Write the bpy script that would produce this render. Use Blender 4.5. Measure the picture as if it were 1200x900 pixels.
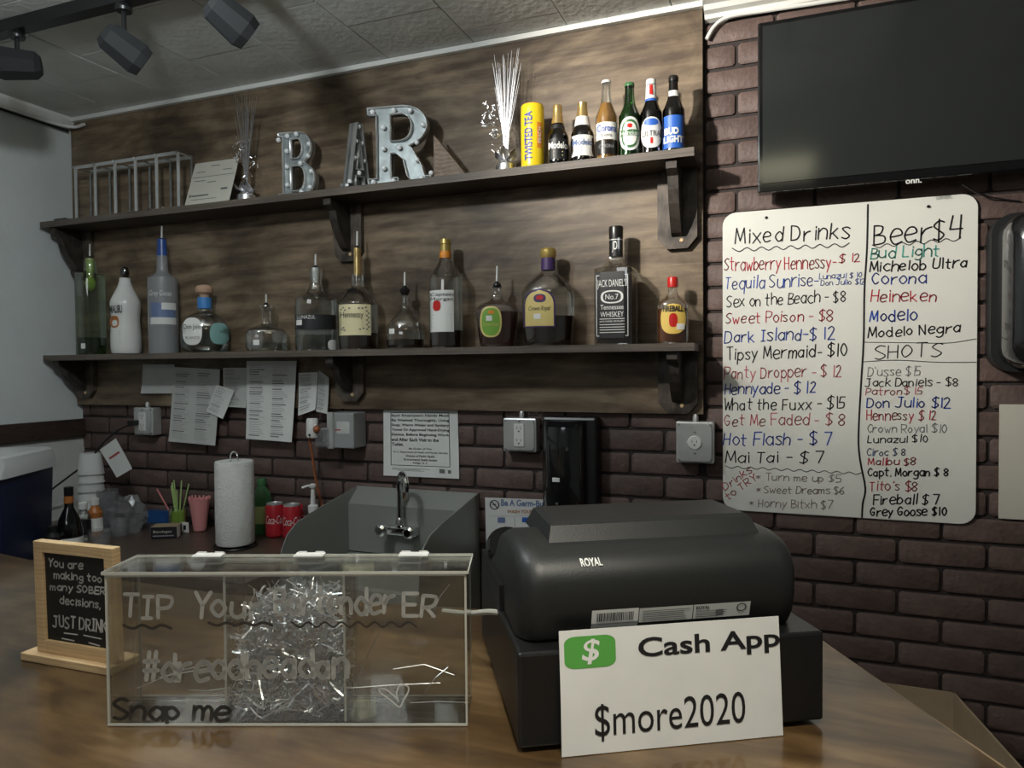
import bpy, bmesh, math, random
from mathutils import Vector, Matrix
for o in list(bpy.data.objects): bpy.data.objects.remove(o)
SC = bpy.context.scene
C = SC.collection
PI = math.pi
# ---------------------------------------------------------------- camera
FPX = 832.0; PITCH = math.radians(1.39); ROLL = math.radians(-.484); YAW = math.radians(20.85)
CAM = Vector((0, 0, 1.5))
_c, _s = math.cos(YAW), math.sin(YAW)
FW = Vector((-_s*math.cos(PITCH), _c*math.cos(PITCH), -math.sin(PITCH)))
_r0 = Vector((_c, _s, 0)); _u0 = _r0.cross(FW)
RT = _r0*math.cos(ROLL) + _u0*math.sin(ROLL); UP = _u0*math.cos(ROLL) - _r0*math.sin(ROLL)
cd = bpy.data.cameras.new('camera'); cam = bpy.data.objects.new('camera', cd); C.objects.link(cam)
cam.matrix_world = Matrix(((RT.x, UP.x, -FW.x, CAM.x), (RT.y, UP.y, -FW.y, CAM.y), (RT.z, UP.z, -FW.z, CAM.z), (0, 0, 0, 1)))
cd.sensor_width = 36; cd.lens = FPX/1200*36; cd.clip_start = .02
SC.camera = cam
# ---------------------------------------------------------------- world, lights, exposure
SC.view_settings.view_transform = 'Standard'; SC.view_settings.look = 'None'
SC.view_settings.gamma = 1; SC.view_settings.use_curve_mapping = False
SC.view_settings.exposure = 0.15
wd = bpy.data.worlds.new('world'); SC.world = wd; wd.use_nodes = True
wd.node_tree.nodes['Background'].inputs[0].default_value = (.5, .55, .6, 1)
wd.node_tree.nodes['Background'].inputs[1].default_value = .05
def light(name, kind, loc, energy, color, target=None, **kw):
    l = bpy.data.lights.new(name, kind); l.energy = energy; l.color = color
    for k, v in kw.items(): setattr(l, k, v)
    o = bpy.data.objects.new(name, l); C.objects.link(o); o.location = loc
    if target: o.rotation_euler = (Vector(target)-Vector(loc)).to_track_quat('-Z', 'Y').to_euler()
    return o
light('track_spot', 'SPOT', (-1.0, .68, 2.40), 135, (1, .94, .84), (.15, 2.05, 2.24), spot_size=math.radians(72), spot_blend=1.0, shadow_soft_size=.035)
light('track_bulb', 'POINT', (-1.15, .80, 2.335), 18, (.90, .97, 1), shadow_soft_size=.04)
light('ceiling_fixture_lamp', 'AREA', (.0, .20, 2.435), 9, (1, .95, .82), (.0, .24, 0), shape='RECTANGLE', size=.22, size_y=.38, spread=1.8)
light('room_panel', 'AREA', (-.6, -1.8, 2.42), 6, (.95, .97, 1), (-.6, 0, .6), shape='RECTANGLE', size=1.2, size_y=.6)
# ---------------------------------------------------------------- pixel helpers: ray through a photo pixel meets a real plane
def W(x, y, X=None, Y=None, Z=None):
    v = FW + RT*((x-600)/FPX) - UP*((y-450)/FPX)
    t = X/v.x if X is not None else (Y/v.y if Y is not None else (Z-CAM.z)/v.z)
    return CAM + v*t
def depth(p): return (Vector(p)-CAM).dot(FW)
# ---------------------------------------------------------------- materials
def nodes(m): return m.node_tree.nodes, m.node_tree.links
def mat(name, col, rough=.6, metal=0, bump=0, bscale=80, var=0, vscale=12, emit=None, spec=.5, coat=0, alpha=1, stretch=(1, 1, 1)):
    m = bpy.data.materials.new(name); m.use_nodes = True
    N, L = nodes(m); b = N['Principled BSDF']
    b.inputs['Base Color'].default_value = (*col, 1); b.inputs['Roughness'].default_value = rough
    b.inputs['Metallic'].default_value = metal; b.inputs['Specular IOR Level'].default_value = spec
    b.inputs['Coat Weight'].default_value = coat; b.inputs['Coat Roughness'].default_value = .08
    if alpha < 1: b.inputs['Alpha'].default_value = alpha
    if emit: b.inputs['Emission Color'].default_value = (*emit[0], 1); b.inputs['Emission Strength'].default_value = emit[1]
    if bump or var:
        tc = N.new('ShaderNodeTexCoord'); mp = N.new('ShaderNodeMapping'); mp.inputs['Scale'].default_value = stretch
        L.new(tc.outputs['Object'], mp.inputs[0])
    if var:
        n = N.new('ShaderNodeTexNoise'); n.inputs['Scale'].default_value = vscale; n.inputs['Detail'].default_value = 6
        L.new(mp.outputs[0], n.inputs[0])
        r = N.new('ShaderNodeValToRGB'); r.color_ramp.elements[0].position = .3; r.color_ramp.elements[1].position = .7
        r.color_ramp.elements[0].color = (*[c*(1-var) for c in col], 1); r.color_ramp.elements[1].color = (*[min(1, c*(1+var)) for c in col], 1)
        L.new(n.outputs[0], r.inputs[0]); L.new(r.outputs[0], b.inputs['Base Color'])
    if bump:
        n = N.new('ShaderNodeTexNoise'); n.inputs['Scale'].default_value = bscale; n.inputs['Detail'].default_value = 4
        L.new(mp.outputs[0], n.inputs[0])
        bp = N.new('ShaderNodeBump'); bp.inputs['Strength'].default_value = bump; bp.inputs['Distance'].default_value = .01
        L.new(n.outputs[0], bp.inputs['Height']); L.new(bp.outputs[0], b.inputs['Normal'])
    return m
def wood(name, ramp, scale=(1, 1, 6), dist=3, wscale=3, rough=.55, blotch=.6, bscale=2.5, coat=0, bump=.15, spec=.4, wave=.14):
    m = bpy.data.materials.new(name); m.use_nodes = True
    N, L = nodes(m); b = N['Principled BSDF']; b.inputs['Roughness'].default_value = rough
    b.inputs['Coat Weight'].default_value = coat; b.inputs['Coat Roughness'].default_value = .12; b.inputs['Specular IOR Level'].default_value = spec
    tc = N.new('ShaderNodeTexCoord'); mp = N.new('ShaderNodeMapping'); mp.inputs['Scale'].default_value = scale
    L.new(tc.outputs['Object'], mp.inputs[0])
    n1 = N.new('ShaderNodeTexNoise'); n1.inputs['Scale'].default_value = wscale; n1.inputs['Detail'].default_value = 8; n1.inputs['Distortion'].default_value = dist; n1.inputs['Roughness'].default_value = .62
    L.new(mp.outputs[0], n1.inputs[0])
    n2 = N.new('ShaderNodeTexNoise'); n2.inputs['Scale'].default_value = wscale*9; n2.inputs['Detail'].default_value = 5; n2.inputs['Distortion'].default_value = 1
    mp2 = N.new('ShaderNodeMapping'); mp2.inputs['Scale'].default_value = (scale[0]*.3, scale[1], scale[2]*1.6); L.new(tc.outputs['Object'], mp2.inputs[0]); L.new(mp2.outputs[0], n2.inputs[0])
    mx0 = N.new('ShaderNodeMix'); mx0.data_type = 'FLOAT'; mx0.inputs[0].default_value = .35
    L.new(n1.outputs[0], mx0.inputs[2]); L.new(n2.outputs[0], mx0.inputs[3])
    wv = N.new('ShaderNodeTexWave'); wv.bands_direction = 'Z'; wv.inputs['Scale'].default_value = wscale*1.5; wv.inputs['Distortion'].default_value = 16; wv.inputs['Detail'].default_value = 5; wv.inputs['Detail Scale'].default_value = .35; wv.inputs['Detail Roughness'].default_value = .6
    L.new(mp.outputs[0], wv.inputs[0])
    mx = N.new('ShaderNodeMix'); mx.data_type = 'FLOAT'; mx.inputs[0].default_value = wave
    L.new(mx0.outputs[0], mx.inputs[2]); L.new(wv.outputs[1], mx.inputs[3])
    r = N.new('ShaderNodeValToRGB'); L.new(mx.outputs[0], r.inputs[0])
    e = r.color_ramp.elements; e[0].position = .36; e[0].color = (*ramp[0], 1); e[1].position = .64; e[1].color = (*ramp[-1], 1)
    if len(ramp) > 2: k = e.new(.5); k.color = (*ramp[1], 1)
    n3 = N.new('ShaderNodeTexNoise'); n3.inputs['Scale'].default_value = bscale; n3.inputs['Detail'].default_value = 4
    L.new(tc.outputs['Object'], n3.inputs[0])
    r3 = N.new('ShaderNodeValToRGB'); r3.color_ramp.elements[0].position = .33; r3.color_ramp.elements[1].position = .52
    r3.color_ramp.elements[0].color = (1-blotch,)*3+(1,); r3.color_ramp.elements[1].color = (1, 1, 1, 1)
    L.new(n3.outputs[0], r3.inputs[0])
    mm = N.new('ShaderNodeMix'); mm.data_type = 'RGBA'; mm.blend_type = 'MULTIPLY'; mm.inputs[0].default_value = 1
    L.new(r.outputs[0], mm.inputs[6]); L.new(r3.outputs[0], mm.inputs[7]); L.new(mm.outputs[2], b.inputs['Base Color'])
    bp = N.new('ShaderNodeBump'); bp.inputs['Strength'].default_value = bump; bp.inputs['Distance'].default_value = .004
    L.new(n2.outputs[0], bp.inputs['Height']); L.new(bp.outputs[0], b.inputs['Normal'])
    return m
def thin(name, tint=(1, 1, 1), refl=.12, rough=.03, haze=0, hcol=(.8, .8, .8)):
    """thin-walled clear glass or acrylic: see-through with mirror-like reflections"""
    m = bpy.data.materials.new(name); m.use_nodes = True
    N, L = nodes(m); N.remove(N['Principled BSDF']); out = N['Material Output']
    t = N.new('ShaderNodeBsdfTransparent'); t.inputs[0].default_value = (*tint, 1)
    g = N.new('ShaderNodeBsdfGlossy'); g.inputs['Roughness'].default_value = rough; g.inputs[0].default_value = (1, 1, 1, 1)
    f = N.new('ShaderNodeLayerWeight'); f.inputs[0].default_value = .35
    a = N.new('ShaderNodeMath'); a.operation = 'MULTIPLY_ADD'; a.inputs[1].default_value = .55; a.inputs[2].default_value = refl*.4; a.use_clamp = True
    L.new(f.outputs['Fresnel'], a.inputs[0])
    x = N.new('ShaderNodeMixShader'); L.new(a.outputs[0], x.inputs[0]); L.new(t.outputs[0], x.inputs[1]); L.new(g.outputs[0], x.inputs[2])
    last = x
    if haze:
        d = N.new('ShaderNodeBsdfDiffuse'); d.inputs[0].default_value = (*hcol, 1)
        y = N.new('ShaderNodeMixShader'); y.inputs[0].default_value = haze
        L.new(x.outputs[0], y.inputs[1]); L.new(d.outputs[0], y.inputs[2]); last = y
    L.new(last.outputs[0], out.inputs[0])
    return m
M = {}
M['panel'] = wood('stained_plywood', [(.085, .056, .035), (.17, .122, .078), (.28, .21, .135)], scale=(1, 1, 2.0), dist=2.8, wscale=1.9, rough=.5, blotch=.5, bscale=3.0, wave=.09)
M['shelf'] = wood('dark_stained_board', [(.035, .026, .02), (.07, .052, .042)], scale=(.6, 4, 8), wscale=3, rough=.5, blotch=.3)
M['shelf_edge'] = wood('worn_board_edge', [(.07, .055, .045), (.19, .155, .125)], scale=(.5, 2, 30), wscale=3, dist=1, rough=.5, blotch=.4)
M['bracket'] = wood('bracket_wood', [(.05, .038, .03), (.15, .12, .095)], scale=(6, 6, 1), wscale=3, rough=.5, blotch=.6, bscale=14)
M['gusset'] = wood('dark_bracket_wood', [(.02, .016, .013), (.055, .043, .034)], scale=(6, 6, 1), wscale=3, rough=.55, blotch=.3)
M['counter'] = wood('epoxy_coated_wood', [(.045, .025, .010), (.105, .060, .024), (.175, .110, .050)], scale=(1, 2.2, 1), dist=2.5, wscale=1.8, rough=.38, blotch=.5, bscale=5, coat=.7, bump=.05)
M['counter_edge'] = wood('counter_edge_wood', [(.16, .10, .055), (.3, .21, .13)], scale=(1, 1, 6), wscale=4, rough=.4)
M['laminate'] = mat('brown_laminate', (.085, .06, .045), .35, var=.25, vscale=25)
M['pine'] = wood('light_pine', [(.62, .42, .22), (.78, .58, .34)], scale=(1, 1, 8), wscale=4, rough=.55, blotch=.12, bump=.05)
M['block'] = wood('plain_wood', [(.20, .14, .10), (.36, .27, .20)], scale=(3, 1, 3), wscale=5, rough=.6, blotch=.2)
def brickmat(name, col):
    return mat(name, col, .62, bump=.35, bscale=60, var=.22, vscale=22)
BR = [brickmat('painted_brick_a', (.120, .078, .067)), brickmat('painted_brick_b', (.134, .088, .076)), brickmat('painted_brick_c', (.106, .070, .061))]
M['mortar'] = mat('dark_mortar', (.035, .026, .024), .8, bump=.3, bscale=90, var=.2)
M['ceiling'] = mat('grey_ceiling_tile', (.64, .65, .62), .65, bump=.3, bscale=45, var=.12, vscale=6)
M['wall_grey'] = mat('grey_wall_paint', (.68, .73, .72), .6, bump=.12, bscale=30, var=.05, vscale=4)
M['wall_light'] = mat('light_wall_paint', (.66, .67, .64), .6, bump=.12, bscale=30, var=.06)
M['rail'] = wood('dark_rail_wood', [(.03, .02, .015), (.07, .045, .034)], scale=(1, 1, 5), wscale=4, rough=.5)
M['floor'] = mat('grey_floor', (.08, .075, .07), .6, var=.2)
M['white'] = mat('white_paint', (.78, .78, .74), .35)
M['whiteboard'] = mat('whiteboard_face', (.80, .80, .74), .3, var=.03, vscale=6)
M['black'] = mat('black_plastic', (.012, .012, .013), .35)
M['blackgloss'] = mat('glossy_black', (.006, .006, .007), .08, coat=.5)
M['smoke'] = mat('smoked_plastic_lid', (.012, .012, .013), .12, coat=1)
M['screen'] = mat('dark_screen', (.022, .025, .025), .12, spec=.9)
M['charcoal'] = mat('charcoal_plastic', (.015, .0165, .017), .46, bump=.05, bscale=400)
M['register_base'] = mat('black_painted_steel', (.008, .0082, .009), .4, bump=.04, bscale=300)
M['paper'] = mat('white_paper', (.76, .77, .75), .7, var=.04, vscale=14)
M['paper_grey'] = mat('greyish_paper', (.56, .57, .55), .7, var=.06, vscale=18)
M['ink'] = mat('black_ink', (.012, .012, .014), .5)
M['inkgrey'] = mat('grey_print', (.16, .16, .16), .6)
M['inkred'] = mat('red_marker', (.55, .05, .07), .5)
M['inkpink'] = mat('pink_marker', (.62, .16, .18), .5)
M['inkblue'] = mat('blue_marker', (.03, .08, .42), .5)
M['inkteal'] = mat('teal_marker', (.10, .42, .34), .5)
M['inkfaint'] = mat('faded_brown_marker', (.36, .27, .24), .5)
M['inkpale'] = mat('pale_grey_marker', (.30, .30, .31), .5)
M['inkslate'] = mat('slate_blue_marker', (.14, .2, .36), .5)
M['chalk'] = mat('white_chalk', (.62, .62, .60), .8)
M['chalkboard'] = mat('black_chalkboard', (.012, .012, .012), .6)
M['steel'] = mat('brushed_steel', (.33, .34, .315), .4, .35, bump=.05, bscale=200, stretch=(1, 1, 12))
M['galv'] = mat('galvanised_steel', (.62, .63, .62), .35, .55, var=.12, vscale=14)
M['galv_dark'] = mat('dull_galvanised_metal', (.27, .30, .30), .45, .45, var=.35, vscale=30)
M['chrome'] = mat('chrome', (.8, .8, .8), .08, 1)
M['silver'] = mat('silver_foil', (.92, .92, .94), .3, 1)
M['fibre'] = mat('silver_fibre', (.60, .60, .62), .3, .8)
M['spout_metal'] = mat('polished_spout', (.85, .85, .83), .3, .3)
M['brass'] = mat('gold_foil', (.72, .52, .22), .25, .8)
M['frost'] = mat('white_plastic', (.75, .75, .73), .35)
M['bulb'] = mat('frosted_bulb', (.92, .94, .95), .3, spec=.6)
M['glass'] = thin('clear_glass', (.93, .94, .93), .24)
M['glass_green'] = thin('faint_green_glass', (.80, .88, .76), .14)
M['glass_dgreen'] = thin('green_bottle_glass', (.10, .34, .05), .2)
M['glass_brown'] = thin('brown_bottle_glass', (.10, .04, .015), .2)
M['glass_frost'] = mat('frosted_glass', (.34, .35, .36), .35, alpha=.72, spec=.6)
M['acrylic'] = thin('clear_acrylic', (.95, .96, .95), .08, .02, .005)
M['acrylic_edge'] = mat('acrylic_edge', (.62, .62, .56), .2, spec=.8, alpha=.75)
M['liquor_dark'] = mat('dark_brown_spirit', (.035, .012, .006), .08, alpha=.9, coat=.6)
M['liquor_amber'] = mat('amber_spirit', (.16, .05, .016), .1, alpha=.82, coat=.6)
M['liquor_red'] = mat('reddish_brown_spirit', (.09, .022, .01), .1, alpha=.86, coat=.6)
M['clear_liquid'] = thin('clear_liquid', (.82, .85, .84), .06)
M['green_liquid'] = thin('greenish_liquid', (.38, .46, .30), .06)
M['beer'] = mat('pale_beer', (.40, .20, .04), .1, alpha=.75, coat=.5)
def plain(n, c, r=.45, **k):
    M[n] = mat(n, c, r, **k)
plain('track_grey', (.013, .0145, .016), .8); plain('cream_label', (.80, .72, .44)); plain('white_label', (.80, .80, .77)); plain('black_label', (.012, .012, .014)); plain('teal_label', (.22, .42, .40))
plain('green_label', (.20, .42, .06)); plain('yellow_label', (.80, .55, .12)); plain('gold_label', (.72, .58, .22)); plain('purple', (.06, .03, .12))
plain('blue_cap', (.03, .08, .30), .3); plain('blue_band', (.06, .25, .62)); plain('blue_label', (.03, .13, .55)); plain('red_cap', (.55, .02, .015), .3)
plain('cork', (.55, .36, .24), .7); plain('orange', (.80, .28, .03)); plain('yellow_can', (.90, .66, .02), .3); plain('red_can', (.42, .02, .03), .3)
plain('malibu', (.78, .78, .76), .25); plain('green_leaf', (.30, .42, .08)); plain('navy', (.008, .014, .045), .4); plain('cooler_lid', (.62, .64, .64), .4)
plain('cord_black', (.01, .01, .012), .5); plain('cord_orange', (.32, .10, .04), .5); plain('pink', (.72, .30, .30), .5); plain('straw_green', (.42, .60, .22), .5)
plain('straw_pink', (.62, .20, .20), .5); plain('box_blue', (.02, .09, .28), .4); plain('carton', (.34, .26, .17), .8, var=.1); plain('bottle_green', (.05, .16, .06), .3)
plain('towel', (.74, .74, .71), .95, bump=.5, bscale=160); plain('brand_green', (.10, .38, .07), .5); plain('offwhite', (.62, .60, .52), .7)
plain('foam', (.62, .63, .62), .7); plain('plasticbag', (.30, .31, .32), .2, alpha=.35); plain('greybox', (.36, .37, .37), .45, metal=.2)
plain('black_foil', (.015, .013, .012), .3); plain('amber_plastic', (.45, .16, .04), .35); plain('pale_lime', (.45, .55, .22), .4)
plain('cable_grey', (.42, .41, .36), .5); plain('tag_red', (.45, .06, .06)); plain('redtop', (.6, .02, .03), .3); plain('knob_gold', (.65, .48, .16), .3, metal=.7)
# ---------------------------------------------------------------- object helpers
def thing(name, label, cat, loc=(0, 0, 0), rz=0, group=None):
    o = bpy.data.objects.new(name, None); C.objects.link(o); o.location = loc; o.rotation_euler = (0, 0, rz)
    o.empty_display_size = .02
    return tag(o, label, cat, group)
def tag(o, label, cat=None, group=None):
    o['label'] = label
    if cat: o['category'] = cat
    if group: o['group'] = group
    return o
class MB:
    def __init__(s): s.v = []; s.f = []; s.nr = 0
    def add(s, vs, fs, m=None):
        b = len(s.v)
        s.v += [tuple(m @ Vector(v)) if m else tuple(v) for v in vs]
        s.f += [tuple(i+b for i in f) for f in fs]; return s
    def box(s, x0, x1, y0, y1, z0, z1, m=None):
        return s.add([(x0, y0, z0), (x1, y0, z0), (x1, y1, z0), (x0, y1, z0), (x0, y0, z1), (x1, y0, z1), (x1, y1, z1), (x0, y1, z1)],
                     [(0, 3, 2, 1), (4, 5, 6, 7), (0, 1, 5, 4), (1, 2, 6, 5), (2, 3, 7, 6), (3, 0, 4, 7)], m)
    def rbox(s, x0, x1, y0, y1, z0, z1, r, m=None):   # box with chamfered edges
        bm = bmesh.new(); bmesh.ops.create_cube(bm, size=1)
        for v in bm.verts: v.co = Vector(((x0+x1)/2+v.co.x*(x1-x0), (y0+y1)/2+v.co.y*(y1-y0), (z0+z1)/2+v.co.z*(z1-z0)))
        bmesh.ops.bevel(bm, geom=bm.edges[:], offset=r, segments=2, affect='EDGES', profile=.5)
        bm.verts.index_update(); s.nr += len(bm.faces); s.add([v.co.copy() for v in bm.verts], [tuple(v.index for v in f.verts) for f in bm.faces], m); bm.free(); return s
    def prism(s, pts, a, b, axis='y', m=None):        # polygon (u,v) extruded along an axis
        n = len(pts)
        def P(u, v, w): return {'y': (u, w, v), 'x': (w, u, v), 'z': (u, v, w)}[axis]
        return s.add([P(u, v, a) for u, v in pts]+[P(u, v, b) for u, v in pts],
                     [tuple(range(n)), tuple(range(2*n-1, n-1, -1))]+[(i, (i+1) % n, n+(i+1) % n, n+i) for i in range(n)], m)
    def rings(s, rs, cap0=True, cap1=True, m=None):
        n = len(rs[0]); vs = [p for r in rs for p in r]; fs = []
        for k in range(len(rs)-1):
            for i in range(n): fs.append((k*n+i, k*n+(i+1) % n, (k+1)*n+(i+1) % n, (k+1)*n+i))
        if cap0: fs.append(tuple(range(n-1, -1, -1)))
        if cap1: fs.append(tuple(range((len(rs)-1)*n, len(rs)*n)))
        return s.add(vs, fs, m)
    def lathe(s, prof, n=24, cx=0, cy=0, cap0=True, cap1=True, m=None, dy=1, ex=2):
        rs = []
        for r, z in prof:
            ring = []
            for i in range(n):
                t = 2*PI*i/n; c, q = math.cos(t), math.sin(t)
                k = (abs(c)**ex+abs(q)**ex)**(-1/ex)
                ring.append((cx+r*c*k, cy+r*dy*q*k, z))
            rs.append(ring)
        return s.rings(rs, cap0, cap1, m)
    def tube(s, pts, r, n=6, m=None, r1=None):
        pts = [Vector(p) for p in pts]; rs = []; up = None
        for i, p in enumerate(pts):
            d = (pts[min(i+1, len(pts)-1)]-pts[max(i-1, 0)]).normalized()
            if up is None: up = Vector((0, 0, 1)) if abs(d.z) < .9 else Vector((1, 0, 0))
            a = d.cross(up).normalized(); b = a.cross(d).normalized(); up = b
            rr = r if r1 is None else r+(r1-r)*i/(len(pts)-1)
            rs.append([tuple(p+a*rr*math.cos(2*PI*k/n)+b*rr*math.sin(2*PI*k/n)) for k in range(n)])
        return s.rings(rs, m=m)
    def sphere(s, c, r, n=12, sz=1):
        pr = [(max(1e-4, r*math.sin(PI*i/8)), c[2]-r*sz*math.cos(PI*i/8)) for i in range(9)]
        return s.lathe(pr, n, c[0], c[1])
    def build(s, name, m, parent=None, smooth=True, loc=None, ang=29.5, kind=None, label=None):
        me = bpy.data.meshes.new(name); me.from_pydata(s.v, [], s.f); me.validate()
        bm = bmesh.new(); bm.from_mesh(me); bmesh.ops.recalc_face_normals(bm, faces=bm.faces); bm.to_mesh(me); bm.free()
        if smooth and s.nr < len(s.f):
            for p in me.polygons: p.use_smooth = True
            me.set_sharp_from_angle(angle=math.radians(ang))
        me.materials.append(M[m] if isinstance(m, str) else m)
        o = bpy.data.objects.new(name, me); C.objects.link(o)
        if parent: o.parent = parent
        if loc: o.location = loc
        if kind: o['kind'] = kind
        if label: o['label'] = label
        return o
def struct(o): o['kind'] = 'structure'; return o
def surf(parent, verts, faces, name, m, kind=None):
    me = bpy.data.meshes.new(name); me.from_pydata([tuple(v) for v in verts], [], faces); me.materials.append(M[m] if isinstance(m, str) else m)
    o = bpy.data.objects.new(name, me); C.objects.link(o); o.parent = parent
    if kind: o['kind'] = kind
    return o
# printed lettering: built-in font turned into a flat mesh, fitted into a box, mapped by fn(x,z)->(x,y,z)
def printed(name, s, x0, z0, w, h, m, parent, fn=None, shear=0, y=0, rot=0, align='L', bold=0, fitw=True):
    cu = bpy.data.curves.new('t', 'FONT'); cu.body = s; cu.resolution_u = 4; cu.size = 1; cu.shear = shear; cu.offset = bold
    if '\n' in s: cu.align_x = {'L': 'LEFT', 'C': 'CENTER', 'J': 'LEFT'}[align]
    to = bpy.data.objects.new('t', cu); C.objects.link(to)
    dg = bpy.context.evaluated_depsgraph_get(); me = bpy.data.meshes.new_from_object(to.evaluated_get(dg))
    bpy.data.objects.remove(to); bpy.data.curves.remove(cu)
    xs = [v.co.x for v in me.vertices]; ys = [v.co.y for v in me.vertices]
    ax, bx, ay, by = min(xs), max(xs), min(ys), max(ys)
    sx = w/(bx-ax); sy = h/(by-ay)
    if not fitw: sx = sy
    if fn:      # finer mesh so that lettering follows a curved surface
        bm = bmesh.new(); bm.from_mesh(me); bmesh.ops.triangulate(bm, faces=bm.faces)
        for _ in range(2):
            lim = (bx-ax)/max(1, len(s))*.35
            es = [e for e in bm.edges if e.calc_length() > lim]
            if es: bmesh.ops.subdivide_edges(bm, edges=es, cuts=1); bmesh.ops.triangulate(bm, faces=bm.faces)
        bm.to_mesh(me); bm.free()
    c, q = math.cos(rot), math.sin(rot)
    for v in me.vertices:
        X = (v.co.x-ax)*sx; Z = (v.co.y-ay)*sy
        X, Z = x0+X*c-Z*q, z0+X*q+Z*c
        v.co = fn(X, Z) if fn else (X, y, Z)
    me.materials.clear(); me.materials.append(M[m]); me.name = name
    o = bpy.data.objects.new(name, me); C.objects.link(o); o.parent = parent
    return o
# hand lettering: single-stroke alphabet.  x digit = half units, y letter: e baseline, m x-height, q cap height
GL = {'a': '~6k3m0i3e6h;6m6e', 'b': '0q0e;~0j3m6i3e0g', 'c': '~6l3m0i3e6f', 'd': '~6j3m0i3e6g;6q6e', 'e': '~0i6j5m2m0i2e6f', 'f': '~5q3q2n2e;0m4m',
 'g': '~6k3m0i3f6h;~6m6d3a0b', 'h': '0q0e;~0j3m6k6e', 'i': '1m1e;1p1o', 'j': '~3m3d1a0b;3p3o', 'k': '0q0e;5m0h;2i6e', 'l': '1q1e', 'm': '0m0e;~0j2m4k4e;~4j6m8k8e',
 'n': '0m0e;~0j3m6k6e', 'o': '~3m0i3e6i3m', 'p': '0m0a;~0k3m6i3e0g', 'q': '6m6a;~6k3m0i3e6g', 'r': '0m0e;~0i2l5m', 's': '~5l3m0l3i5g3e0f', 't': '2q2f4e;0m5m',
 'u': '~0m0g3e6g;6m6e', 'v': '0m3e6m', 'w': '0m2e4k6e8m', 'x': '0m6e;6m0e', 'y': '0m3f;6m1a', 'z': '0m6m0e6e',
 'A': '0e3q6e;1i5i', 'B': '0e0q;~0q5p4l0k;~0k6j6f0e', 'C': '~6o3q0k3e6g', 'D': '0e0q;~0q5p7k5f0e', 'E': '6q0q0e6e;0k5k', 'F': '6q0q0e;0k5k',
 'G': '~6o3q0k3e6g;6g6j3j', 'H': '0q0e;6q6e;0k6k', 'I': '0q4q;2q2e;0e4e', 'J': '~5q5g3e0f;2q7q', 'K': '0q0e;6q0j;2l6e', 'L': '0q0e5e', 'M': '0e1q4g7q8e', 'N': '0e0q6e6q',
 'O': '~3q0k3e7k3q', 'P': '0e0q;~0q6p5k0j', 'R': '0e0q;~0q6p5k0j;2j6e', 'S': '~6p3q0n3k6h3e0f', 'T': '3q3e;0q6q', 'U': '~0q0g3e6g6q', 'W': '0q2e4m6e8q', 'Y': '0q3k6q;3k3e',
 '0': '~3q0k3e6k3q', '1': '2q2e', '2': '~0o3q5n2h0e;0e6e', '4': '1q0j6j;5q5e', '5': '6q1q0k;~0k5k5f0e', '7': '0q6q2e', '8': '~3q0n3k6h3e0h3k6n3q', '6': '~5q1m0h3e6h3k0h',
 '$': '~6p3q0n3k6h3e0f;3r3d', '-': '0j4j', "'": '1q1o', '*': '3n3h;0m6i;0i6m', '.': '1f1e', '#': '2q1e;5q4e;0m6m;0i6i', ',': '1f0c', ' ': ''}
def catmull(p, n=4):
    if len(p) < 3: return p
    closed = (Vector(p[0])-Vector(p[-1])).length < 1e-6
    out = []
    for i in range(len(p)-1):
        p0 = p[i-1] if i else (p[-2] if closed else p[0]); p1 = p[i]; p2 = p[i+1]; p3 = p[i+2] if i+2 < len(p) else (p[1] if closed else p[-1])
        for k in range(n):
            t = k/n
            out.append(tuple(.5*(2*b+(c-a)*t+(2*a-5*b+4*c-d)*t*t+(-a+3*b-3*c+d)*t**3) for a, b, c, d in zip(p0, p1, p2, p3)))
    return out+[p[-1]]
def strokes_mesh(name, strokes, wd, m, parent, fn):
    vs = []; fs = []
    for pl in strokes:
        for i, p in enumerate(pl):
            b = len(vs); vs += [(p[0]+wd*math.cos(PI/3*k), p[1]+wd*math.sin(PI/3*k)) for k in range(6)]; fs.append(tuple(range(b, b+6)))
            if i:
                a = Vector(pl[i-1]); d = Vector(p)-a
                if d.length < 1e-7: continue
                n = Vector((-d.y, d.x)).normalized()*wd; b = len(vs)
                vs += [tuple(a+n), tuple(a-n), tuple(Vector(p)-n), tuple(Vector(p)+n)]; fs.append((b, b+1, b+2, b+3))
    return surf(parent, [fn(*v) for v in vs], fs, name, m)
def hand(name, s, x0, z0, x1, z1, cap, wd, m, parent, fn, seed=0):
    """marker lettering from (x0,z0) to (x1,z1) along the baseline with the given capital height"""
    rnd = random.Random(s+str(seed)); pen = 0; st = []
    for ch in s:
        g = GL[ch]; w = 0; jx = rnd.uniform(-.25, .25); jz = rnd.uniform(-.35, .35); sc = rnd.uniform(.9, 1.1); sl = rnd.uniform(-.02, .12)
        if ch == ' ': pen += 2.2; continue
        parts = []
        for q in g.split(';'):
            sm = q.startswith('~'); q = q.lstrip('~')
            p = [(int(q[i])*.5, (ord(q[i+1])-97)*.5-2) for i in range(0, len(q), 2)]
            w = max(w, max(a for a, _ in p))
            parts.append(catmull(p) if sm else p)
        for p in parts: st.append([(pen+jx+a*sc+b*sl, jz+b*sc) for a, b in p])
        pen += w+1.15
    L = max(pen-1.15, 1); kx = (x1-x0)/L; kz = cap/6; dz = (z1-z0)/(x1-x0)
    st = [[(x0+a*kx, z0+b*kz+a*kx*dz) for a, b in p] for p in st]
    return strokes_mesh(name, st, wd, m, parent, fn)
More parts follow.
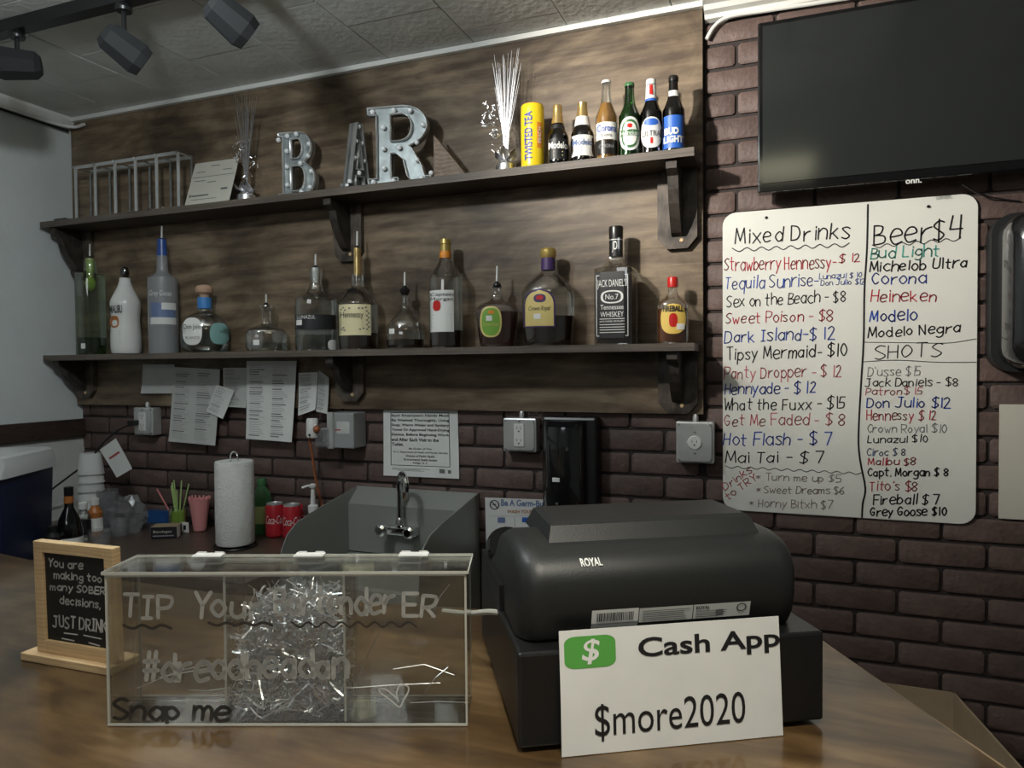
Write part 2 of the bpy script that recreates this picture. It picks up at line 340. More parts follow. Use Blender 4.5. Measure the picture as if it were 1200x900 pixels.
def lines_part(name, rects, m, parent, fn, kind=None):      # small flat printed bars
    vs = []; fs = []
    for x0, x1, z0, z1 in rects:
        b = len(vs); vs += [fn(x0, z0), fn(x1, z0), fn(x1, z1), fn(x0, z1)]; fs.append((b, b+1, b+2, b+3))
    return surf(parent, vs, fs, name, m, kind)
# ================================================================ SETTING
WX0, WX1, WY0, WY1, CZ = -2.63, 2.6, -2.6, 2.052, 2.49
struct(MB().box(WX0-.1, WX1+.1, WY0-.1, WY1+.1, -.1, 0).build('floor', 'floor'))
wb = struct(MB().box(WX0-.1, WX1+.1, WY1, WY1+.1, 0, 2.6).build('wall_back', 'mortar'))
wl = struct(MB().box(WX0-.1, WX0, WY0-.1, WY1, 0, 2.6).build('wall_left', 'wall_grey'))
MB().box(WX0, WX0+.004, WY0, WY1, 0, 1.24).build('lower_wall_panel', 'wall_light', wl)
struct(MB().box(WX1, WX1+.1, WY0-.1, WY1+.1, 0, 2.6).build('wall_right', 'wall_grey'))
struct(MB().box(WX0-.1, WX1+.1, WY0-.1, WY0, 0, 2.6).build('wall_front', 'wall_grey'))
ce = struct(MB().box(WX0-.1, WX1+.1, WY0-.1, WY1+.1, CZ+.012, CZ+.1).build('ceiling', 'ceiling'))
struct(MB().rbox(WX0, WX0+.022, WY0, WY1, 1.237, 1.307, .003).build('trim_1', 'rail'))
# bricks, running bond, one mesh per colour shared by all whole bricks
rb = random.Random(4)
def brick_mb(w, h):
    c = .006; g = .0045; w2, h2 = w/2, h/2
    def ring(i, y):
        return [(-w2+i+c, y, -h2+i), (w2-i-c, y, -h2+i), (w2-i, y, -h2+i+c), (w2-i, y, h2-i-c), (w2-i-c, y, h2-i), (-w2+i+c, y, h2-i), (-w2+i, y, h2-i-c), (-w2+i, y, -h2+i+c)]
    return MB().rings([ring(0, .0075), ring(0, .002), ring(.003, 0)])
BW, BH, BZ, BX = .197, .0663, 1.8473, -.1173
proto = {}
def bricks(x0, x1, z0, z1):
    k0 = math.floor((z0-BZ)/BH); k1 = math.ceil((z1-BZ)/BH)
    for k in range(k0, k1):
        za, zb = max(z0, BZ+k*BH)+.005, min(z1, BZ+(k+1)*BH)-.005
        if zb-za < .012: continue
        off = BX if k % 2 else BX+BW/2
        j = math.floor((x0-off)/BW)
        while off+j*BW < x1:
            xa, xb = max(x0, off+j*BW)+.0045, min(x1, off+(j+1)*BW)-.0045; j += 1
            if xb-xa < .015: continue
            key = (round(xb-xa, 3), round(zb-za, 3), rb.randrange(3))
            if key not in proto:
                o = brick_mb(xb-xa, zb-za).build('brick', BR[key[2]], wb); proto[key] = o
            else:
                o = proto[key].copy(); C.objects.link(o); o.parent = wb
            o.location = ((xa+xb)/2, 2.0445+rb.uniform(-.0008, .0008), (za+zb)/2)
bricks(-.203, .90, .52, 2.44)
bricks(-2.628, -.203, .94, 1.385)
bricks(-.80, -.203, .785, .94)
# ceiling tiles, 30 cm, staggered by half
tp = None
for i in range(11):
    xa = -.584-.298*8+.298*i; n = 0
    y0 = 1.93 if i % 2 else 1.78
    for j in range(5):
        ya, yb = y0-.3*(j), y0-.3*(j-1)
        x0c, x1c = max(xa, WX0)+.0012, xa+.298-.0012; yb = min(yb, WY1); 
        if yb-ya < .02 or x1c-x0c < .02: continue
        w, d = (x1c-x0c), (yb-ya-.0024)
        o = MB().rbox(-w/2, w/2, -d/2, d/2, 0, .011, .002).build('ceiling_tile', 'ceiling', ce)
        o.location = ((x0c+x1c)/2, (ya+yb)/2, CZ+rb.uniform(-.0015, .001))
        o.rotation_euler = (rb.uniform(-.002, .002), rb.uniform(-.002, .002), 0)
# trims at the ceiling
struct(MB().box(WX0, -.203, 2.008, 2.024, 2.474, 2.4895).build('trim_2', 'white'))
t3 = MB(); t3.prism([(2.0515, 2.489), (1.985, 2.489), (1.985, 2.478), (2.005, 2.474), (2.012, 2.462), (2.03, 2.458), (2.034, 2.448), (2.0515, 2.444)], -.2, WX1, 'x')
struct(t3.build('trim_3', 'white', smooth=False))
struct(MB().prism([(WX0, 2.49), (WX0, 2.455), (WX0+.012, 2.455), (WX0+.03, 2.478), (WX0+.03, 2.49)], WY0, 2.024, 'y').build('trim_4', 'white', smooth=False))
# cables along the left wall and at the right end
def cable(name, label, pts, r, m, n=8):
    mb = MB(); mb.tube(catmull([tuple(p) for p in pts], 6), r, n); o = mb.build(name, m); return tag(o, label, 'cable')
cable('power_cable', 'thin black cable running along the top of the grey left wall', [(WX0+.012, .3, 2.438), (WX0+.012, 1.2, 2.434), (WX0+.012, 1.7, 2.440), (WX0+.02, 2.0, 2.436)], .006, 'cord_black')
cable('white_cable', 'thin white cable under the ceiling trim of the grey left wall', [(WX0+.01, .3, 2.452), (WX0+.014, 1.5, 2.449), (WX0+.03, 1.95, 2.445), (-2.52, 2.0, 2.45)], .006, 'white')
cable('bent_cable', 'white cable bending down from the ceiling trim beside the wood panel', [W(828, 46, Y=2.03), W(838, 30, Y=2.03), W(856, 19, Y=2.03), W(900, 12, Y=2.03), W(960, 3, Y=2.025), W(1010, -5, Y=2.025)], .0055, 'white')
cable('tv_cable', 'thin black cable hanging below the television to a wall screw', [W(1128, 216, Y=2.0), W(1150, 228, Y=2.02), W(1172, 233, Y=2.035), W(1196, 236, Y=2.04)], .002, 'cord_black', 6)
# stained plywood panel behind the shelves
pn = MB().box(-2.626, -.205, 2.025, 2.0435, 1.364, 2.4735).build('plywood_backdrop', 'panel')
tag(pn, 'large stained plywood sheet fixed on the brick wall behind both shelves', 'backdrop')
# ---------------------------------------------------------------- shelves and brackets
UZ, LZ = 2.060, 1.558
SY0, SY1 = 1.883, 2.0245
def shelf(z, t, label, em):
    s = thing('wall_shelf', label, 'shelf', (0, 0, z), 0, 'wall shelves')
    MB().box(-2.615, -.212, SY0+.002, SY1, -t, 0).build('board', 'shelf', s)
    MB().box(-2.615, -.212, SY0-.001, SY0+.0018, -t, 0).build('front_edge', em, s, label='worn lighter front edge')
    return s
shelf(UZ, .022, 'upper dark wooden shelf holding the beer bottles and letters', 'shelf_edge')
shelf(LZ, .020, 'lower dark wooden shelf holding the row of liquor bottles', 'shelf_edge')
def bracket(x, z, h, label):
    b = thing('shelf_bracket', label, 'bracket', (x, 2.0245, z), 0, 'wooden shelf brackets')
    w = .054
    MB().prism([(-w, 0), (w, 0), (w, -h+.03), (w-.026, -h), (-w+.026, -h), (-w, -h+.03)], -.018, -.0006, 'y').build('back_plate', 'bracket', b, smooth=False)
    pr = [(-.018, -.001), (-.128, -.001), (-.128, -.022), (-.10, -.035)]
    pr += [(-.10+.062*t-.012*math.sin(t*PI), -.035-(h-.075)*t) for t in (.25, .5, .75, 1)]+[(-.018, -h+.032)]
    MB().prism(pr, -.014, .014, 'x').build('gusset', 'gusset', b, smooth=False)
    MB().lathe([(.006, 0), (.005, .003)], 10, m=Matrix.Translation((.012, -.018, -h+.022)) @ Matrix.Rotation(PI/2, 4, 'X')).build('screw_plug', 'pine', b)
    return b
for z, word, h in ((UZ-.022, 'upper', .215), (LZ-.020, 'lower', .172)):
    bracket(-2.568, z, h*.86, 'dark wooden bracket under the left end of the %s shelf' % word)
    bracket(-1.342, z, h*.86, 'wooden bracket under the middle of the %s shelf' % word)
    bracket(-.272, z, h, 'rustic wooden bracket under the right end of the %s shelf' % word)
# ---------------------------------------------------------------- bottles: profiles are (half width px, y px) read off the photo
class Bottle:
    def __init__(s, name, label, cx, prof, shelf='L', Y=1.955, ex=2, dep=1, face=True, mat_='glass', n=28, cat='bottle', group=None, bodyname='glass_body'):
        s.z0 = LZ if shelf == 'L' else (UZ if shelf == 'U' else shelf)
        p = W(cx, 400, Y=Y); s.Y = Y; s.cx = cx; s.zc = depth((p.x, Y, 1.5)); th = math.atan((cx-600)/FPX)
        s.k = s.zc*math.cos(th)/FPX
        s.ang = math.atan2(-p.x, Y) if face else 0.0
        if not face: s.k = s.zc/FPX
        s.ex, s.dep = ex, dep
        s.t = thing(name, label, cat, (p.x, Y, s.z0+.0005), s.ang, group or {'liquor_bottle': 'liquor bottles on the lower shelf', 'beer_bottle': 'beer bottles on the upper shelf'}.get(name))
        s.prof = [(hw*s.k, max(0, s.zz(y))) for hw, y in prof]; s.prof[0] = (s.prof[0][0], 0)
        pr = s.smooth(s.prof)
        r0, _ = pr[0]
        MB().lathe([(r0*.9, 0), (r0, .003)]+[q for q in pr[1:]], n, ex=ex, dy=dep).build(bodyname, mat_, s.t)
    def zz(s, y): return W(s.cx, y, Y=s.Y).z-s.z0
    def smooth(s, pr):
        out = []
        for i, p in enumerate(pr): out.append(p)
        return catmull(out, 4) if len(out) > 3 else out
    def rad(s, z):
        pr = s.prof
        for (r0, z0), (r1, z1) in zip(pr, pr[1:]):
            if z0 <= z <= z1 and z1 > z0: return r0+(r1-r0)*(z-z0)/(z1-z0)
        return pr[-1][0] if z > pr[-1][1] else pr[0][0]
    def fn(s, off):
        def f(x, z):
            r = max(s.rad(z), s.rad(z-.004), s.rad(z+.004)); u = min(abs(x/r), .985)
            return (x, -r*s.dep*(1-u**s.ex)**(1/s.ex)-off, z)
        return f
    def liquid(s, y, m, inset=.0018):
        zt = s.zz(y); pr = []
        for i in range(9):
            z = .004+(zt-.004)*i/8; pr.append((max(.002, s.rad(z)-inset), z))
        MB().lathe(pr, 24, ex=s.ex, dy=s.dep*.98).build('liquid', m, s.t)
    def part(s, name, prof, m, n=16, dx=0, label=None, ex=2, dep=1):
        pr = [(hw*s.k, s.zz(y)) for hw, y in prof]
        return MB().lathe(pr, n, cx=dx*s.k, ex=ex, dy=dep).build(name, m, s.t, label=label)
    def X(s, px): return (px-s.cx)*s.k
    def label(s, x0, x1, y0, y1, m, shape='rect', name='paper_label', off=.0007, nx=12, nz=8):
        a, b, zt, zb = s.X(x0), s.X(x1), s.zz(y0), s.zz(y1); f = s.fn(off); vs = []; fs = []; mid = (a+b)/2; hw = (b-a)/2
        nz = 16 if shape != 'rect' else nz
        for i in range(nz+1):
            t = i/nz if shape != 'oval' else (1-math.cos(PI*i/nz))/2
            q = {'rect': 1, 'oval': max(.02, (1-abs(2*t-1)**2.6)**(1/2.6)), 'shield': 1 if t < .55 else max(.05, (1-((t-.55)/.45)**2.4)**(1/2.0))*1}[shape]
            for j in range(nx+1): vs.append(f(mid+hw*q*(2*j/nx-1), zb+(zt-zb)*t))
        for i in range(nz):
            for j in range(nx):
                k = i*(nx+1)+j; fs.append((k, k+1, k+nx+2, k+nx+1))
        return surf(s.t, vs, fs, name, m)
    def text(s, tx, x0, x1, y0, y1, m, name='label_text', off=.0022, rot=0, bold=0, shear=0):
        w, h = (x1-x0)*s.k, s.zz(y0)-s.zz(y1)
        return printed(name, tx, s.X(x0), s.zz(y1), w, h, m, s.t, fn=s.fn(off), rot=rot, bold=bold, shear=shear)
    def pourer(s, ytop, ybase, dx=0, collar='black', hw=3.2, tipm='spout_metal'):
        MB().tube([(dx*s.k, 0, s.zz(ybase)), (dx*s.k+.001, 0, s.zz(ytop))], .0036, 8, r1=.0028).build('pour_spout', tipm, s.t)
        s.part('spout_collar', [(hw, ybase+2), (hw, ybase-1), (hw*.5, ybase-3)], collar, dx=dx)
b = Bottle('liquor_bottle', 'tall clear bottle with a green stopper at the left end of the lower shelf', 107.5, [(17.5, 417), (18, 405), (18, 330), (16.5, 323), (9, 319), (7.5, 314), (7, 305)], mat_='glass_green')
b.liquid(396, 'green_liquid'); b.part('stopper', [(4.5, 325), (5, 312), (5.5, 305), (5, 303)], 'pale_lime'); b.pourer(286, 303); b.part('lime_ball', [(1, 341), (5, 338), (7, 332), (5, 326), (1, 323)], 'green_leaf'); b.label(95, 100, 403, 409, 'white_label')
b.label(90, 98, 320, 349, 'plasticbag', name='hanging_tag'); b.label(118, 124, 352, 405, 'plasticbag', name='hanging_tag')
b = Bottle('liquor_bottle', 'opaque white bottle with a dark spout and brown palm emblem', 148, [(17, 417), (18.5, 408), (18.5, 392), (17, 375), (18.5, 360), (17.5, 352), (10, 338), (7, 330), (6.3, 326)], mat_='malibu', bodyname='bottle_body')
b.part('bottle_rim', [(6.6, 329), (7, 327.5), (6.6, 326)], 'malibu'); b.part('spout', [(4, 327), (5.5, 320), (4, 314), (2, 313)], 'glass_brown'); b.text('MALIBU', 129.5, 144, 359, 368, 'ink', bold=.02)
b.label(129.7, 140, 371, 385, 'amber_plastic', 'oval', 'palm_emblem'); b.label(132, 138, 376, 383, 'malibu', 'oval', 'palm_emblem', off=.0012)
lines_part('small_print', [(b.X(130.5), b.X(141), b.zz(y), b.zz(y-.8)) for y in (390, 393, 399, 403)], 'inkgrey', b.t, b.fn(.0012))
b = Bottle('liquor_bottle', 'tall frosted bottle with blue neck foil and a mountain picture', 192, [(17.5, 417), (18, 408), (18, 334), (16.5, 327), (9, 321), (7, 316), (6.5, 300)], mat_='glass_frost')
b.part('neck_foil', [(5.2, 303), (6.4, 301), (6, 290), (5.5, 281), (4.5, 280)], 'blue_cap'); b.pourer(265, 282, hw=3.5)
b.label(174.5, 209.5, 356, 380, 'inkslate', name='mountain_print'); b.label(175, 209, 373, 381, 'frost', name='snow_print', off=.0011); b.label(190, 207, 356, 364, 'frost', name='snow_print', off=.0012)
b.text('Grey Goose', 176, 202, 342, 350, 'frost', shear=.2)
b = Bottle('liquor_bottle', 'squat round bottle with a cork knob and pale blue neck band', 240.5, [(21, 417), (27, 410), (29, 396), (27.5, 383), (20, 371), (10, 366), (8, 361), (7.5, 348)], dep=.62)
b.liquid(380, 'clear_liquid'); b.part('cork_knob', [(5, 350), (6, 346), (10, 343), (11, 339), (9, 335.5), (4, 334)], 'cork'); b.part('neck_band', [(8.2, 362), (8.6, 355), (8.2, 349)], 'blue_band')
b.label(214.5, 237, 373, 405, 'white_label', 'oval'); b.text('Don Julio', 216, 236, 381, 388, 'ink'); b.text('BLANCO', 218, 234, 395, 398, 'inkgrey')
b.label(246, 269, 379, 404, 'teal_label', 'oval', 'teal_back_label')
b = Bottle('liquor_bottle', 'small squat clear bottle with a glass stopper collar and nearly empty', 312.5, [(23, 414), (24.5, 406), (23.5, 390), (19, 385), (8, 381), (5.5, 376), (5.5, 362)], ex=3, dep=.7)
b.liquid(402, 'clear_liquid'); b.part('stopper_collar', [(5, 366), (7, 362), (8.5, 360), (8, 358), (3, 357)], 'glass'); b.pourer(345, 358); b.label(297, 304, 399, 405, 'white_label'); b.label(319, 333, 390, 402, 'plasticbag', 'oval', 'frosted_back_label'); b.label(290, 309, 387, 410, 'plasticbag', 'oval', 'frosted_emblem')
b = Bottle('liquor_bottle', 'wide clear bottle with flared neck and a black band label', 371, [(24, 413), (25, 408), (25, 356), (23, 350), (13, 345), (8.5, 338), (6.5, 328), (7.5, 318), (7, 315)], ex=2.3, dep=.8)
b.liquid(387, 'clear_liquid'); b.label(347, 395, 370, 387, 'black_label', nx=20); b.text('LUNAZUL', 349, 370, 371, 375, 'white_label'); b.part('cork', [(3.5, 332), (4.2, 324), (4.5, 315), (4, 314)], 'foam'); b.pourer(298, 314)
b.label(348, 354.5, 376, 382, 'white_label', name='price_sticker', off=.0014); b.label(347, 395, 388, 393, 'plasticbag', name='blue_band_label', nx=20); b.label(384, 396, 399, 411, 'frost', 'oval', 'back_emblem', off=.0012)
b = Bottle('liquor_bottle', 'bottle with a long gold foil neck and cream label, tallest spout on the lower shelf', 420, [(23, 411), (24, 405), (24, 362), (22.5, 354), (17, 345), (9.5, 338), (7.5, 334), (7.3, 322)])
b.liquid(391, 'liquor_dark'); b.part('neck_foil', [(4.5, 324), (4.6, 305), (4.2, 300), (4.6, 298), (4.4, 291), (2, 290)], 'brass'); b.pourer(271, 291, hw=2.6)
b.label(398, 434.5, 358.5, 394, 'cream_label'); b.text('Hennessy', 400, 426, 367, 376, 'ink')
lines_part('label_scrollwork', [(b.X(x), b.X(x+2.2), b.zz(y), b.zz(y-1.6)) for x, y in [(399.5, 365), (402, 363), (404, 366), (409, 364), (420, 364), (424, 364), (428, 363)]+[(429+(i % 2)*2, 367+i*2.6) for i in range(9)]+[(400, 388), (403, 389), (402, 386), (421, 388), (425, 387)]]+[(b.X(401), b.X(425), b.zz(y), b.zz(y-.6)) for y in (379, 381, 384)], 'inkgrey', b.t, b.fn(.0015), 'stuff')
b.part('seal_sticker', [(.5, 344)], 'black') if 0 else b.label(407, 420, 339, 345, 'black_foil', 'oval', 'neck_seal')
b = Bottle('liquor_bottle', 'clear pear-shaped decanter bottle with a thin neck and little brown liquid', 475, [(21, 411), (22.5, 404), (22, 388), (18, 377), (10, 367), (5, 361), (3.8, 352), (3.8, 340)], dep=.8)
b.liquid(398, 'liquor_dark'); b.part('neck_collar', [(4, 346), (5.5, 343), (6.5, 340), (5, 338)], 'black'); b.pourer(319, 338); b.label(456.5, 462.5, 386, 392, 'white_label', name='price_sticker')
b = Bottle('liquor_bottle', 'tall clear bottle with a gold and orange cap and white label', 523, [(19, 410), (20, 404), (20, 332), (18, 322), (10, 310), (7, 304), (6.4, 300)])
b.liquid(388, 'liquor_dark'); b.part('screw_cap', [(6.3, 296), (6.5, 288), (5.9, 287), (6.6, 286), (6.4, 281), (3, 280)], 'knob_gold'); b.part('cap_band', [(6.7, 303), (6.9, 300), (6.5, 295)], 'orange')
b.label(504.5, 532, 342, 390, 'white_label'); b.text('Captain\nMorgan', 505, 531.5, 345, 355, 'ink'); b.label(508, 517, 354, 366, 'red_cap', 'oval', 'red_figure_print', off=.0012)
lines_part('small_print', [(b.X(508), b.X(529), b.zz(y), b.zz(y-.9)) for y in (371, 375, 380, 384)], 'inkgrey', b.t, b.fn(.0014))
b = Bottle('liquor_bottle', 'faceted bottle tapering downwards with an oval green label', 583, [(20, 408), (21.5, 398), (25, 372), (25, 364), (20, 357), (9, 352), (5.5, 346), (5.5, 335)], dep=.6, ex=2.6)
b.liquid(366, 'liquor_red'); b.part('neck_collar', [(4, 337), (5, 335), (4.5, 333)], 'black'); b.pourer(312, 333, tipm='spout_metal'); b.label(563, 588, 360, 396, 'gold_label', 'oval'); b.label(565, 586, 362, 394, 'green_label', 'oval', off=.0012); b.label(570, 577, 371, 377, 'white_label', name='price_sticker', off=.0017)
b.label(572, 580, 365, 369, 'orange', 'oval', 'crown_print', off=.0017); b.text('Crown Royal', 567, 584, 379, 384, 'gold_label', off=.002)
b = Bottle('liquor_bottle', 'broad bottle with a gold cap, purple neck and yellow shield label', 643, [(27, 408), (29, 398), (31, 365), (31, 345), (27, 335), (17, 325), (9, 319), (8, 314), (7.8, 303)], dep=.62)
b.liquid(371, 'liquor_dark'); b.part('gold_cap', [(8, 303), (9.5, 300), (9.5, 294), (8, 291.5), (3, 290.5)], 'knob_gold'); b.part('neck_wrap', [(8.3, 317), (8.3, 303)], 'purple'); b.label(614, 651, 340, 384.5, 'purple', 'shield', nz=14); b.label(616, 649, 342, 383, 'gold_label', 'shield', off=.0012, nz=14)
b.label(626, 640, 346.5, 356, 'purple', 'oval', 'crown_panel', off=.0017); b.label(629, 637, 348, 353, 'red_cap', 'oval', 'crown_print', off=.0022); b.text('Crown Royal', 620, 645, 360, 367, 'ink', off=.002, shear=.3); b.label(626, 634, 369, 375, 'white_label', name='price_sticker', off=.0022)
b = Bottle('liquor_bottle', 'large square bottle with a black cap and black label, tallest on the right', 722.5, [(21.5, 405), (22.5, 402), (22.5, 324), (21, 317), (11, 309), (7.5, 303), (7.2, 280)], ex=7, dep=1, face=False)
b.liquid(323, 'liquor_dark', .004); b.part('screw_cap', [(8.3, 279), (8.5, 268), (8, 266), (3, 265.5)], 'black_foil'); b.part('neck_wrap', [(7.9, 301), (8, 279)], 'black_label')
b.text('JD', 719.5, 725.5, 284, 297, 'white_label', off=.002)
b.label(702.5, 742.5, 321, 397, 'black_label', nx=6); f_ = b.fn(.0016)
for (t_, x0, x1, y0, y1) in [("JACK DANIEL'S", 705.5, 739.5, 330, 341), ('Tennessee', 709, 736, 359, 364.5), ('WHISKEY', 709, 736, 367, 373), ('JACK DANIEL DISTILLERY', 708, 737, 377, 379.5)]:
    b.text(t_, x0, x1, y0, y1, 'white_label')
fr = [(704, 741, 325.5, 324.7), (704, 741, 395, 394.2), (704, 704.8, 395, 325), (740.2, 741, 395, 325)]+[(708, 737, y, y-.7) for y in (375.5, 382, 385, 388, 391)]
lines_part('label_border', [(b.X(a), b.X(c), b.zz(d), b.zz(e)) for a, c, d, e in fr], 'white_label', b.t, f_)
for q, m_ in ((1, 'white_label'), (.8, 'black_label')): b.label(722.5-13*q, 722.5+13*q, 350-7.5*q, 350+7.5*q, m_, 'oval', 'oval_emblem', off=.0014 if q == 1 else .0019)
b.text('No.7', 715, 730, 347, 353, 'white_label', off=.0025)
b.part('neck_stripe', [(8.1, 282.2), (8.1, 281.4)], 'white_label')
b = Bottle('liquor_bottle', 'small bottle with a bright red cap and yellow label at the right end', 788.5, [(17.5, 404), (18.5, 398), (18.5, 362), (16.5, 354), (9, 348), (6, 344), (5.8, 338)], dep=.6)
b.liquid(362, 'liquor_amber'); b.part('screw_cap', [(6.2, 337), (6.4, 327), (5.6, 325), (2, 324.6)], 'red_cap'); b.label(774.5, 803.5, 357, 392, 'yellow_label', 'oval'); b.text('FIREBALL', 777, 801, 359, 366, 'ink', bold=.03); b.label(784, 794, 368, 384, 'red_cap', 'oval', 'red_emblem', off=.0012); b.label(793, 802, 380, 387, 'white_label', name='price_sticker', off=.0017)
# beers on the upper shelf
b = Bottle('tall_can', 'tall yellow drink can with orange top, left of the beer bottles', 626, [(12, 197), (13.5, 194), (13.5, 131), (12.5, 127)], 'U', Y=1.93, mat_='yellow_can', cat='can', bodyname='can_body')
b.part('can_top', [(13.2, 133), (13.2, 129), (12, 126), (12, 124), (11, 123.6), (10.5, 125)], 'orange', n=24); b.label(631, 636.5, 147, 177, 'orange', name='flavour_panel')
b.text('TWISTED TEA', 624, 680, 0, 0, 'inkblue') if 0 else printed('can_lettering', 'TWISTED TEA', b.X(625.5), b.zz(191), b.zz(135)-b.zz(191), 9*b.k, 'inkblue', b.t, fn=b.fn(.002), rot=PI/2, bold=.015)
printed('can_lettering', 'PEACH', b.X(636), b.zz(171), b.zz(153)-b.zz(171), 4*b.k, 'white_label', b.t, fn=b.fn(.0026), rot=PI/2, bold=.01)
stub = lambda cx, yb, yt, hw: [(hw*.95, yb), (hw, yb-3), (hw, yb-(yb-yt)*.42), (hw*.85, yb-(yb-yt)*.52), (hw*.5, yb-(yb-yt)*.66), (hw*.42, yb-(yb-yt)*.80), (hw*.38, yt+1)]
longn = lambda cx, yb, yt, hw: [(hw*.95, yb), (hw, yb-3), (hw, yb-(yb-yt)*.50), (hw*.9, yb-(yb-yt)*.57), (hw*.55, yb-(yb-yt)*.70), (hw*.43, yb-(yb-yt)*.84), (hw*.40, yt+1)]
b = Bottle('beer_bottle', 'stubby dark beer bottle with gold neck foil and black label', 655, stub(655, 194, 124, 13), 'U', Y=1.93, mat_='glass_brown')
b.liquid(150, 'liquor_dark'); b.part('neck_foil', [(7.2, 146), (6, 138), (5.3, 130), (5.6, 126), (5.2, 124), (2, 123.5)], 'brass'); b.part('neck_band', [(9, 154), (8, 148)], 'black_label'); b.label(643.5, 667.5, 166, 190, 'black_label'); b.text('Modelo', 644.5, 666.5, 170, 178, 'white_label', bold=.03)
lines_part('small_print', [(b.X(650), b.X(661), b.zz(y), b.zz(y-1)) for y in (182, 186)]+[(b.X(644), b.X(667), b.zz(y), b.zz(y-.6)) for y in (167.5,)], 'gold_label', b.t, b.fn(.0015))
b = Bottle('beer_bottle', 'stubby beer bottle with gold neck foil and white label', 684, stub(684, 191, 120, 13.5), 'U', Y=1.93, mat_='glass_brown')
b.liquid(147, 'liquor_amber'); b.part('neck_foil', [(7, 138), (6, 130), (5.5, 123), (5.8, 121), (2, 119.5)], 'brass'); b.part('neck_band', [(9.6, 149), (7.6, 138)], 'white_label'); b.label(671.5, 696.5, 162, 186, 'white_label'); b.text('Modelo', 672.5, 695.5, 167, 174, 'inkslate', bold=.02)
lines_part('small_print', [(b.X(674), b.X(683), b.zz(y), b.zz(y-1)) for y in (178, 181)], 'inkgrey', b.t, b.fn(.0015))
b = Bottle('beer_bottle', 'clear glass beer bottle with a white cap and pale label', 712, longn(712, 188, 95, 13), 'U', Y=1.93, mat_='glass')
b.liquid(122, 'beer'); b.part('crown_cap', [(5.6, 98), (5.8, 96.5), (5.2, 95), (2, 94.6)], 'white_label'); b.label(700, 724.5, 147, 167, 'white_label'); b.text('Corona', 701, 723.5, 150, 158, 'inkblue', bold=.01); b.label(700, 724.5, 168, 184, 'black_foil', name='lower_label'); b.text('Extra', 706, 718, 160, 164, 'inkgrey'); b.text('CORONA', 703, 721, 173, 177, 'inkpale')
b = Bottle('beer_bottle', 'green glass beer bottle with an oval white and green label', 739, longn(739, 185, 98, 13), 'U', Y=1.93, mat_='glass_dgreen')
b.liquid(125, 'bottle_green'); b.part('crown_cap', [(5.8, 102), (6, 100), (5.4, 98), (2, 97.5)], 'bottle_green'); b.label(727.5, 750.5, 141, 180, 'white_label', 'oval'); b.label(729.5, 748.5, 144, 177, 'bottle_green', 'oval', off=.0012); b.label(731, 747, 147, 174, 'white_label', 'oval', off=.0016); b.label(728, 750, 156, 163, 'bottle_green', name='label_band', off=.002); b.text('Heineken', 728.5, 749.5, 157, 162.5, 'white_label', off=.0025)
b.label(736, 742, 149, 154, 'red_cap', 'oval', 'star_print', off=.0022)
b = Bottle('beer_bottle', 'dark beer bottle with white neck label and red ribbon mark', 764, longn(764, 182, 93, 12.8), 'U', Y=1.93, mat_='glass_brown')
b.liquid(118, 'liquor_dark'); b.part('crown_cap', [(5.8, 100), (6, 97), (5.6, 94), (2, 92.5)], 'white_label'); b.part('neck_label', [(6.6, 117), (6, 101)], 'white_label'); b.label(762, 766, 101.5, 113, 'red_cap', name='ribbon_mark', off=.0022); b.label(752.5, 776, 141, 177, 'white_label', 'oval'); b.label(756, 772, 143, 151, 'blue_label', 'oval', 'blue_print', off=.0012); b.text('ULTRA', 753.5, 775, 157, 163.5, 'inkgrey', bold=.01); b.label(763, 766, 165, 172, 'red_cap', name='ribbon_mark', off=.0014); b.part('neck_stripe', [(7.3, 120), (7, 117.6)], 'blue_label')
b = Bottle('beer_bottle', 'dark beer bottle with a large blue label, at the right end of the shelf', 790, longn(790, 180, 89, 13), 'U', Y=1.93, mat_='glass_brown')
b.liquid(114, 'liquor_dark'); b.part('crown_cap', [(5.9, 96), (6.1, 92), (5.6, 90), (2, 88.6)], 'black_foil'); b.label(784.5, 796, 108, 115, 'white_label', name='neck_label'); b.label(777.5, 802.5, 139, 177, 'blue_label'); b.text('BUD', 779.5, 796, 153.5, 161.5, 'white_label', bold=.05); b.text('LIGHT', 778.5, 801.5, 163, 171, 'white_label', bold=.05)
# ---------------------------------------------------------------- things on the upper shelf, left to right
def mpp(px, Y): return depth((W(px, 400, Y=Y).x, Y, 1.5))/FPX
def rack():
    a = W(104, 300, Y=1.94).x; w = 1.0
    x0 = W(91, 300, Y=1.925).x; x1 = W(211, 300, Y=1.925).x
    t = thing('wire_rack', 'small metal rack of thin uprights at the left end of the upper shelf', 'rack', (x0, 0, UZ))
    L = x1-x0; H = .205
    for yy in (1.925, 1.985):
        MB().box(0, L, yy-.0015, yy+.0015, H-.012, H).build('top_rail', 'galv', t)
    for i in range(6):
        x = L*i/5
        MB().box(x-.006, x+.006, 1.923, 1.9265, 0, H-.004).build('upright', 'galv', t)
        MB().box(x-.003, x+.003, 1.984, 1.987, 0, H-.004).build('upright', 'galv_dark', t)
        MB().tube([(x, 1.921, H-.006), (x, 1.99, H-.006)], .003, 6).build('cross_pin', 'galv', t)
        MB().tube([(x, 1.918, H-.006), (x, 1.922, H-.006)], .006, 8).build('bolt', 'chrome', t)
        MB().rbox(x-.009, x+.009, 1.915, 1.995, 0, .004, .001).build('foot', 'black', t)
rack()
